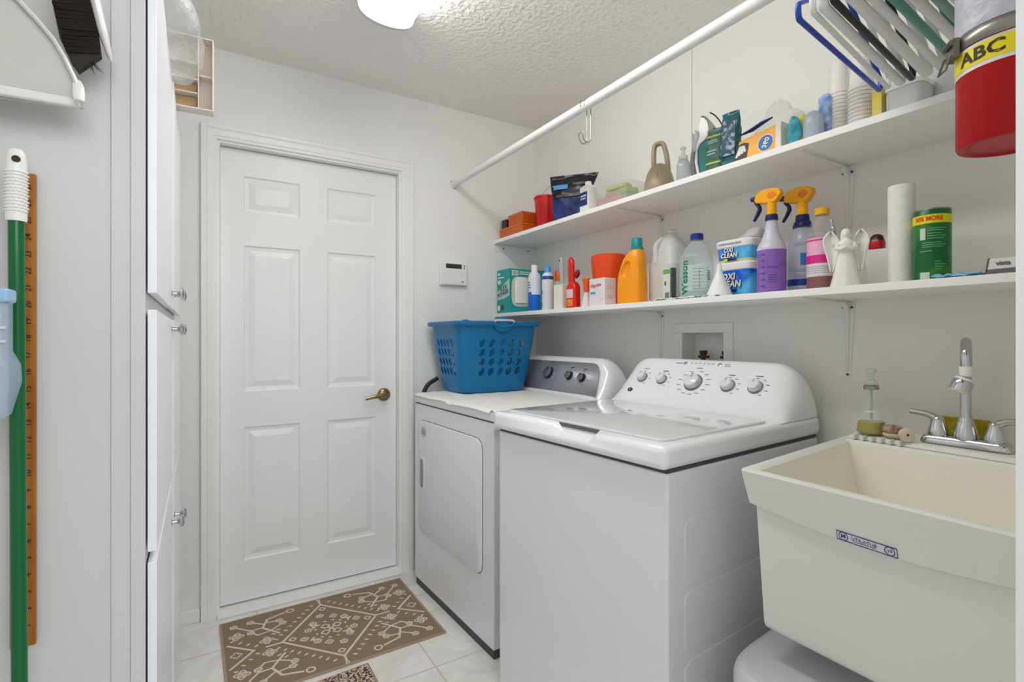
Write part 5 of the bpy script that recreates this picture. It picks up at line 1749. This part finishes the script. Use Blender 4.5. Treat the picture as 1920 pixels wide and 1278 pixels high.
k = K().text('vista', 0.013, lambda a, b: fc(0.026 + a, 0.0245 + b) - Vector((0, 0.0006, 0)), bold=0.03)
for i in range(28):
    a0, a1 = 2 * pi * i / 28, 2 * pi * (i + 1) / 28
    k._f([k.bm.verts.new(fc(0.062 + r * cos(a), 0.019 + r * sin(a)) - Vector((0, 0.0006, 0))) for r, a in ((0.0125, a0), (0.0125, a1), (0.0112, a1), (0.0112, a0))], 0)
k.text('as', 0.013, lambda a, b: fc(0.062 + a, 0.019 + b) - Vector((0, 0.0006, 0)), bold=0.02)
k.out('lettering', M('ink_dark_grey', (88, 86, 86), 0.5), t, flip=False)

# ------------------------------------------------------------------ things on the upper shelf
OR1 = M('amber_plastic', (206, 96, 26), 0.25)
t = thing('storage_box', 'low orange plastic box, bottom of the stack at the upper shelf end', 'box', (1.450, 2.275, US))
K().box(0, 0.14, 0, 0.235, 0, 0.054).out('box', OR1, t, bevel=0.006)
K().box(-0.003, 0.143, -0.003, 0.238, 0.0455, 0.056).out('lid', M('amber_lid', (222, 116, 44), 0.25), t, bevel=0.003)
t = thing('storage_box', 'orange plastic box stacked on the lower orange box beside the red bucket', 'box', (1.452, 2.275, US + 0.056))
K().box(0, 0.125, 0, 0.145, 0, 0.058).out('box', OR1, t, bevel=0.006)
K().box(-0.002, 0.127, -0.002, 0.147, 0.050, 0.060).out('lid', M('amber_lid', (222, 116, 44), 0.25), t, bevel=0.003)
o = K().box(0, 0.10, 0, 0.055, 0, 0.050).out('small_box', M('dark_brown_plastic', (64, 28, 22), 0.25), bevel=0.006, loc=(1.452, 2.442, US + 0.056))
tag(o, 'small dark brown box at the far end on top of the orange boxes', 'box')

t = thing('bucket', 'small red plastic bucket with wire handle on the upper shelf', 'bucket', (1.545, 2.190, US), F)
RB = M('bucket_red', (206, 22, 26), 0.3)
K().loft([S(0, 0.046), S(0.003, 0.048), S(0.168, 0.061), S(0.168, 0.0645), S(0.176, 0.0650), S(0.178, 0.0635), S(0.170, 0.0590), S(0.006, 0.046)], 48).out('pail', RB, t, ang=50)
k = K()
pp = [(0.064 * cos(a), 0.030 * sin(a) + 0.0, 0.178 + 0.062 * sin(a)) for a in [pi * i / 24 for i in range(25)]]
k.tube(pp, 0.0013, 8)
k.out('handle', STEEL, t)

# dark pouch
t = thing('detergent_pouch', 'black and dark blue crinkled pouch standing next to the red bucket', 'pouch', (1.520, 1.925, US), F + 38)
PB = M('pouch_black', (28, 28, 34), 0.22)
PN = varied('pouch_blue', (34, 56, 128), (18, 30, 84), 40, 0.25, bump=0.4)
sX = smooth_secs([S(0, 0.090, 0.028, 4), S(0.02, 0.094, 0.034, 4), S(0.09, 0.094, 0.036, 3.4), S(0.15, 0.100, 0.028, 3.2), S(0.19, 0.110, 0.014, 3), S(0.206, 0.116, 0.004, 2.5), S(0.222, 0.118, 0.0025, 2.5)], 4)
k = K().loft(sX, 64, mz=lambda z: 1 if z < 0.105 else 0)
for v in k.bm.verts:
    q = noise.noise_vector(v.co * 38)
    v.co.y += q.y * 0.006 * (1 if v.co.z > 0.01 else 0)
    v.co.x += q.x * 0.004 - 0.010 * sin(v.co.z * 14)
k.out('pouch', [PB, PN], t, ang=70)
k = K().patch(sX, -155, -95, 0.150, 0.172, 0.004, 14, 2)
k.out('blue_label', M('pouch_light_blue', (84, 150, 214), 0.3), t)
k = K().patch(sX, -130, -60, 0.110, 0.122, 0.005, 14, 2, 0).patch(sX, -90, -60, 0.165, 0.178, 0.005, 8, 2, 0)
k.out('grey_print', varied('grey_print', (120, 124, 134), (40, 44, 54), 90, 0.4), t)

t = thing('white_bottle', 'white square bottle with a navy label in front of the dark pouch', 'bottle', (1.478, 1.768, US), 0)
K().loft([S(0, 0.026, 0.030, 7), S(0.004, 0.028, 0.032, 7), S(0.112, 0.028, 0.032, 7), S(0.122, 0.020, 0.024, 4), S(0.124, 0.014, 0.016), S(0.140, 0.013)], 40).out('bottle', W_, t)
K().box(-0.0288, -0.0280, -0.024, 0.026, 0.030, 0.090).out('label', M('label_deep_navy', (34, 40, 112), 0.4), t)
k = K().box(-0.0293, -0.0288, -0.018, 0.018, 0.070, 0.077).box(-0.0293, -0.0288, -0.014, 0.018, 0.058, 0.064)
k.out('label_print', M('print_pale_blue', (196, 204, 230), 0.5), t)

# clear box of sponges, each sponge its own thing
t = thing('clear_bin', 'low clear plastic bin filled with colourful sponges on the upper shelf', 'bin', (1.560, 1.655, US), F)
CL2 = M('clear_bin_plastic', (232, 232, 226), 0.1, alpha=0.22)
K().loft([S(0, 0.095, 0.060, 8), S(0.003, 0.100, 0.064, 8), S(0.090, 0.116, 0.078, 8), S(0.092, 0.120, 0.082, 8), S(0.097, 0.120, 0.082, 8), S(0.091, 0.114, 0.076, 8), S(0.006, 0.098, 0.062, 8)], 64).out('bin', CL2, t, ang=50)
sp_ = [('pink', (232, 156, 190), (-0.020, -0.022, 0.006), (0.155, 0.060, 0.050), 4, 0, 'pale pink sponge at the bottom of the clear bin'),
       ('green', (176, 214, 110), (0.018, 0.004, 0.058), (0.125, 0.066, 0.026), -8, 6, 'light green sponge on top of the pink one in the clear bin'),
       ('orange', (232, 160, 96), (-0.030, -0.008, 0.060), (0.060, 0.050, 0.024), 14, -12, 'orange sponge at the left in the clear bin'),
       ('lime', (206, 214, 120), (-0.004, -0.004, 0.090), (0.110, 0.050, 0.020), 10, 10, 'yellow-green sponge on top in the clear bin'),
       ('mint', (150, 206, 160), (0.056, -0.014, 0.034), (0.048, 0.050, 0.024), -6, 0, 'mint green sponge at the right in the clear bin')]
for nm, col, (x, y, z), (a, b, c), rz, ry, lb in sp_:
    o = K().box(-a / 2, a / 2, -b / 2, b / 2, 0, c).out('sponge', varied('sponge_' + nm, col, tuple(int(v * 0.86) for v in col), 200, 0.9, bump=0.5), bevel=0.006, loc=(1.560 + y, 1.655 - x, US + z), rot=(0, radians(ry * 0), radians(F + rz)))
    tag(o, lb, 'sponge', 'sponges in the clear bin')

# tan jug with loop handle
TAN = M('tan_plastic', (158, 144, 116), 0.35)
t = thing('tan_jug', 'tan plastic jug with a tall loop handle on the upper shelf', 'jug', (1.520, 1.395, US), F + 35)
K().loft(smooth_secs([S(0, 0.052, 0.058), S(0.006, 0.058, 0.064), S(0.04, 0.056, 0.062), S(0.08, 0.046, 0.050), S(0.105, 0.032, 0.034), S(0.118, 0.014, 0.016), S(0.120, 0.004, 0.004)], 5), 44).out('body', TAN, t)
K().tube(rnd_path([(-0.018, -0.006, 0.095), (-0.022, 0, 0.150), (-0.018, 0, 0.196), (0.014, 0.0, 0.200), (0.028, 0.0, 0.150), (0.034, 0, 0.085)], 0.026, 6), 0.0095, 16, flat=1.5).out('handle', TAN, t)
K().tube([(0, -0.056, 0.07), (0, -0.062, 0.02)], 0.0012, 6).tube([(0, -0.060, 0.03), (0, -0.037, 0.10), (0.0, -0.02, 0.115)], 0.0012, 6).out('mould_seam', M('tan_dark', (120, 106, 82), 0.5), t)

t = thing('pump_bottle', 'small clear bottle with a pump top left of the steam iron', 'bottle', (1.470, 1.238, US), F)
K().loft([S(0, 0.021), S(0.004, 0.0235), S(0.06, 0.0235), S(0.076, 0.018), S(0.080, 0.014)], 30).out('bottle', M('glass_grey', (176, 186, 190), 0.05, alpha=0.5), t)
K().loft([S(0.080, 0.016), S(0.092, 0.016), S(0.094, 0.007), S(0.115, 0.006), S(0.117, 0.010), S(0.124, 0.010)], 24).out('pump', M('pump_clear', (226, 224, 218), 0.2, alpha=0.5), t)

# steam iron standing on its heel
t = thing('steam_iron', 'white and grey steam iron standing on its heel with teal tank', 'iron', (1.500, 1.182, US), F + 20)
def zp(x, y, s=0.000196):
    return ((x - 430) * s, (1290 - y) * s)
WH2 = M('iron_white', (228, 228, 224), 0.25)
TL2 = M('iron_teal', (62, 132, 130), 0.25)
K().prism([zp(*p) for p in ((395, 1290), (345, 1000), (372, 700), (430, 560), (420, 400), (455, 235), (520, 255), (575, 340), (600, 470), (585, 580), (540, 640), (440, 700), (400, 800), (400, 1000), (450, 1290))], 0.06, Matrix.Translation((0, -0.03, 0))).out('shell', WH2, t, bevel=0.004)
K().prism([zp(*p) for p in ((452, 1290), (402, 1000), (402, 805), (445, 705), (545, 645), (590, 585), (640, 560), (640, 1290))], 0.050, Matrix.Translation((0, -0.025, 0))).out('water_tank', TL2, t, bevel=0.004)
K().prism([zp(*p) for p in ((450, 225), (500, 215), (560, 260), (620, 350), (690, 470), (640, 560), (592, 580), (602, 470), (580, 345), (530, 262))], 0.064, Matrix.Translation((0, -0.032, 0))).out('soleplate', M('iron_dark_grey', (112, 116, 116), 0.3), t, bevel=0.002)
K().tube([Vector((zp(290, 0)[0], 0, zp(0, 1290)[1])), Vector((zp(295, 0)[0], 0, zp(0, 1180)[1])), Vector((zp(285, 0)[0], 0, zp(0, 950)[1])), Vector((zp(290, 0)[0], 0, zp(0, 780)[1]))], [0.009, 0.012, 0.0125, 0.010], 16, flat=1.4).out('handle', M('iron_handle', (122, 124, 132), 0.3), t)
K().tube([Vector((zp(290, 0)[0], 0, zp(0, 790)[1])), Vector((zp(305, 0)[0], 0, zp(0, 640)[1])), Vector((zp(320, 0)[0], 0, zp(0, 560)[1])), Vector((zp(325, 0)[0], 0, zp(0, 440)[1])), Vector((zp(330, 0)[0], 0, zp(0, 400)[1]))], [0.0095, 0.0085, 0.014, 0.014, 0.006], 18).out('control_dial', SILV, t)
K().tube(rnd_path([Vector((zp(560, 0)[0], 0.005, zp(0, 120)[1])), Vector((zp(640, 0)[0], 0.01, zp(0, 180)[1])), Vector((zp(720, 0)[0], 0.012, zp(0, 300)[1])), Vector((zp(775, 0)[0], 0.012, zp(0, 420)[1])), Vector((zp(760, 0)[0], 0.03, zp(0, 700)[1])), Vector((zp(600, 0)[0], 0.03, zp(0, 1240)[1]))], 0.02), 0.0022, 8).out('cord', BLACK, t)


def pouch(name, label, cat, loc, rz, w_, h, th, mats, seed, top=0.8, amp=0.003, mz=None):
    t = thing(name, label, cat, loc, rz)
    s_ = smooth_secs([S(0, w_ * 0.46, th * 0.40, 4), S(h * 0.08, w_ * 0.5, th * 0.5, 4), S(h * 0.5, w_ * 0.5, th * 0.5, 3.2), S(h * 0.8, w_ * 0.5, th * 0.3, 3), S(h * 0.93, w_ * 0.49, th * 0.08, 2.6), S(h, w_ * 0.5, th * 0.05, 2.6)], 4)
    k = K().loft(s_, 44, mz=mz)
    for v in k.bm.verts:
        q = noise.noise_vector(v.co * 45 + Vector((seed, 0, 0)))
        if v.co.z > 0.004:
            v.co += Vector((q.x * amp * 0.7, q.y * amp, 0))
    k.out('bag', mats, t, ang=70)
    return t, s_


t, s_ = pouch('wipes_pouch', 'dark green printed pouch with yellow bands right of the steam iron', 'pouch', (1.482, 1.112, US), F + 10, 0.058, 0.150, 0.036, varied('pouch_dark_green', (30, 84, 74), (78, 116, 100), 60, 0.35), 1)
for c_, d_ in ((0.120, 0.127), (0.028, 0.034)):
    K().patch(s_, -150, -30, c_, d_, 0.0016, 12, 1).out('yellow_band', M('band_olive_yellow', (186, 196, 80), 0.4), t)
k = K()
for z, w0 in ((0.105, -75), (0.098, -70), (0.070, -80), (0.060, -85)):
    k.patch(s_, -130, w0, z, z + 0.004, 0.0018, 6, 1)
k.out('printed_lines', M('print_pale_green', (176, 206, 196), 0.5), t)
t, s_ = pouch('wipes_pouch', 'tall deep teal pouch with folded top beside the orange 360 pack', 'pouch', (1.478, 1.052, US), F + 10, 0.062, 0.182, 0.040, varied('pouch_teal', (6, 76, 84), (20, 104, 112), 30, 0.22, bump=0.4), 5, amp=0.005)
K().patch(s_, -125, -60, 0.035, 0.155, 0.0030, 10, 10).out('printed_picture', varied('pouch_picture', (10, 84, 92), (180, 180, 212), 55, 0.3, lo=0.5, hi=0.6), t)

# orange 360 pack
t = thing('duster_pack', 'orange and yellow pack with blue 360 roundel on the upper shelf', 'package', (1.462, 0.878, US), 0)
OY = M('pack_orange', (246, 168, 20), 0.3)
k = K().hexa([(0, 0, 0), (0.060, 0, 0), (0.060, 0.155, 0), (0, 0.155, 0)], [(0.006, 0.004, 0.086), (0.054, 0.004, 0.086), (0.054, 0.140, 0.072), (0.006, 0.140, 0.072)])
k.out('carton', OY, t, bevel=0.004)
K().box(-0.001, 0.061, -0.004, 0.014, 0, 0.087).out('end_flap', M('flap_white', (236, 228, 214), 0.4), t, bevel=0.003)
fl = lambda y, z, o_=0.0: Vector((0.006 * z / 0.086 - 0.0012 - o_, y, z))
k = K()
k._f([k.bm.verts.new(fl(y, z)) for y, z in ((0.152, 0.012), (0.108, 0.012), (0.102, 0.055), (0.118, 0.062), (0.148, 0.058))], 0)
k._f([k.bm.verts.new(fl(0.046 + 0.026 * cos(a), 0.038 + 0.026 * sin(a))) for a in [2 * pi * i / 32 for i in range(32)]], 2)
k._f([k.bm.verts.new(fl(0.046 + 0.0235 * cos(a), 0.038 + 0.0235 * sin(a), 0.0003)) for a in [2 * pi * i / 32 for i in range(32)]], 1)
for i in range(4):
    k._f([k.bm.verts.new(fl(y, z, 0.0004)) for y, z in ((0.148 - i * 0.010, 0.020 + 0.004 * i), (0.140 - i * 0.010, 0.020 + 0.004 * i), (0.128 - i * 0.004, 0.052), (0.134 - i * 0.004, 0.054))], 2)
k.out('graphics', [M('graphic_black', (50, 40, 28), 0.4), M('roundel_blue', (30, 92, 160), 0.35), W_], t, flip=False)
K().text('360', 0.022, (lambda a, b: fl(0.046 - a * 0.34 - b * 0.94, 0.038 + a * 0.94 - b * 0.34, 0.0009)), bold=0.02).out('lettering', M('white_ink', (240, 240, 238), 0.5), t, flip=False)
o = K().hexa([(0, 0, 0), (0.07, 0, 0), (0.07, 0.06, 0), (0, 0.06, 0)], [(0.01, 0.02, 0.115), (0.06, 0.02, 0.115), (0.06, 0.075, 0.095), (0.01, 0.075, 0.095)]).out('package', OY, loc=(1.535, 0.965, US), bevel=0.005)
tag(o, 'plain orange package standing behind the orange 360 pack', 'package')
o = K().tube([(1.50, 1.030, US + 0.104), (1.51, 1.000, US + 0.112), (1.51, 0.965, US + 0.122), (1.51, 0.93, US + 0.128)], [0.002, 0.005, 0.005, 0.002], 10, flat=2.2).out('duster', M('handle_royal', (24, 62, 140), 0.3))
tag(o, 'dark blue plastic duster handle lying on the orange packs', 'handle')

b = film('plastic_bag', [S(0, 0.075, 0.045), S(0.04, 0.095, 0.05), S(0.10, 0.095, 0.045), S(0.15, 0.08, 0.03), S(0.19, 0.045, 0.02), S(0.225, 0.012, 0.012)], 11, 0.012, mat=M('bag_white_film', (232, 234, 230), 0.25, alpha=0.55))
b.rotation_euler = (0, 0, radians(F))
b.location = (1.640, 0.990, US + 0.008)
tag(b, 'crumpled translucent white bag at the wall behind the orange 360 pack', 'plastic bag')
k = crumple(K().ball((0, 0, 0.05), 0.020, 0.030, 0.050, 26, 18), 8, 0.012, 40)
zmin = min(v.co.z for v in k.bm.verts)
for v in k.bm.verts:
    v.co.z -= zmin
o = k.out('yellow_wrapper', varied('wrapper_yellow', (240, 212, 20), (160, 150, 20), 30, 0.3), loc=(1.575, 0.878, US), ang=50, rot=(0, 0, 0))
o.scale = (1, 0.62, 1.35)
tag(o, 'crumpled bright yellow wrapper between the orange pack and teal bag', 'wrapper')
k = crumple(K().ball((0, 0, 0.05), 0.020, 0.030, 0.052, 26, 18), 15, 0.010, 40)
zmin = min(v.co.z for v in k.bm.verts)
for v in k.bm.verts:
    v.co.z -= zmin
o = k.out('teal_wrapper', varied('wrapper_teal', (90, 190, 204), (40, 132, 160), 30, 0.3), loc=(1.482, 0.846, US), ang=50)
o.scale = (0.9, 0.62, 0.86)
tag(o, 'crumpled teal wrapper left of the cloudy jar on the upper shelf', 'wrapper')

t = thing('jar', 'small cloudy bluish jar left of the foam cups on the upper shelf', 'jar', (1.498, 0.800, US))
K().loft(smooth_secs([S(0, 0.021), S(0.006, 0.025), S(0.05, 0.027), S(0.078, 0.024), S(0.092, 0.012), S(0.094, 0.004)], 4), 30).out('body', M('cloudy_blue', (196, 208, 222), 0.15, alpha=0.7), t)
t = thing('wipes_pack', 'tall narrow blue and white film-wrapped pack leaning by the foam cups', 'pack', (1.535, 0.783, US), F + 8)
K().loft([S(0, 0.014, 0.022, 4), S(0.004, 0.016, 0.024, 4), S(0.13, 0.0165, 0.024, 4), S(0.142, 0.010, 0.014, 3), S(0.146, 0.003, 0.004)], 32, mz=lambda z: 0 if z > 0.055 else 1).out('pack', [varied('pack_blue', (90, 140, 214), (186, 206, 236), 50, 0.25, bump=0.3), M('pack_pale_blue', (200, 210, 232), 0.3)], t)
k = K()
for i in range(8):
    k.box(-0.0105, 0.0105, -0.0250, -0.0240, 0.010 + i * 0.0055, 0.012 + i * 0.0055)
k.out('printed_lines', M('print_blue2', (86, 110, 170), 0.5), t)

# stacked foam cups in clear film
cup0 = K().loft([S(0.090, 0.0215), S(0.086, 0.0232), S(0.010, 0.0295), S(0.008, 0.0315), S(0.0, 0.0318), S(0.001, 0.0296), S(0.010, 0.0280), S(0.084, 0.0218)], 32).out('foam_cup', M('foam_white', (234, 229, 226), 0.6), ang=50)
first = True
ORD = ['first', 'second', 'third', 'fourth', 'fifth', 'sixth', 'seventh', 'eighth', 'ninth', 'tenth', 'eleventh', 'twelfth', 'thirteenth', 'fourteenth']
for (x, y, n_, sp2, s_, lb, gr) in ((1.553, 0.757, 14, 0.0105, 0.86, 'left', 'foam cups in the left stack'), (1.530, 0.690, 12, 0.0105, 1.0, 'right', 'foam cups in the right stack')):
    for i in range(n_):
        if first:
            o = cup0
            first = False
        else:
            o = cup0.copy()
            C.objects.link(o)
        o.location = (x, y, US + 0.0005 + i * sp2)
        o.scale = (s_, s_, 1)
        pos = 'bottom cup' if i == 0 else ('top cup' if i == n_ - 1 else ORD[i] + ' cup from the bottom')
        tag(o, 'pale foam cup, ' + pos + ' of the ' + lb + ' nested stack', 'cup', gr)
FILM = M('cup_film', (240, 240, 240), 0.08, alpha=0.16, bump=(55, 1.0, 0.01))
for (x, y, r, h, sd, lb) in ((1.553, 0.757, 0.029, 0.235, 21, 'clear crinkled film sleeve around the left stack of foam cups'), (1.530, 0.690, 0.034, 0.215, 31, 'clear crinkled film sleeve around the right stack of foam cups')):
    o = film('film_sleeve', [S(0, r, None), S(h * 0.3, r * 1.02, None), S(h * 0.8, r * 1.0, None), S(h * 0.92, r * 0.8, None), S(h, r * 0.45, None)], sd, 0.002, 32, mat=FILM)
    o.location = (x, y, US + 0.0035)
    tag(o, lb, 'film sleeve')

o = K().box(-0.011, 0.011, -0.014, 0.014, 0, 0.098).out('spice_carton', varied('carton_yellow', (228, 208, 60), (196, 188, 150), 22, 0.4), loc=(1.508, 0.6385, US), rot=(0, 0, radians(F)), bevel=0.001)
tag(o, 'narrow yellow carton between the foam cups and the frosted tub', 'carton')
t = thing('food_tub', 'low frosted plastic tub with a lid under the hangers', 'tub', (1.532, 0.580, US), F)
FR = M('frosted_tub', (214, 218, 216), 0.3, alpha=0.85)
K().loft([S(0, 0.034, 0.034, 5), S(0.003, 0.036, 0.036, 5), S(0.072, 0.041, 0.041, 5)], 44).out('tub', FR, t)
K().loft([S(0.072, 0.0435, 0.0435, 5), S(0.082, 0.0435, 0.0435, 5), S(0.085, 0.040, 0.040, 5)], 44).out('lid', M('lid_frosted', (226, 228, 224), 0.3), t)
t = thing('food_tub', 'tall frosted round container nearest the fire extinguisher on the upper shelf', 'tub', (1.600, 0.520, US), F)
K().loft([S(0, 0.038), S(0.004, 0.041), S(0.125, 0.047)], 40).out('tub', FR, t)
K().loft([S(0.125, 0.050), S(0.137, 0.050), S(0.140, 0.046)], 40).out('lid', MC['lid_frosted'], t)
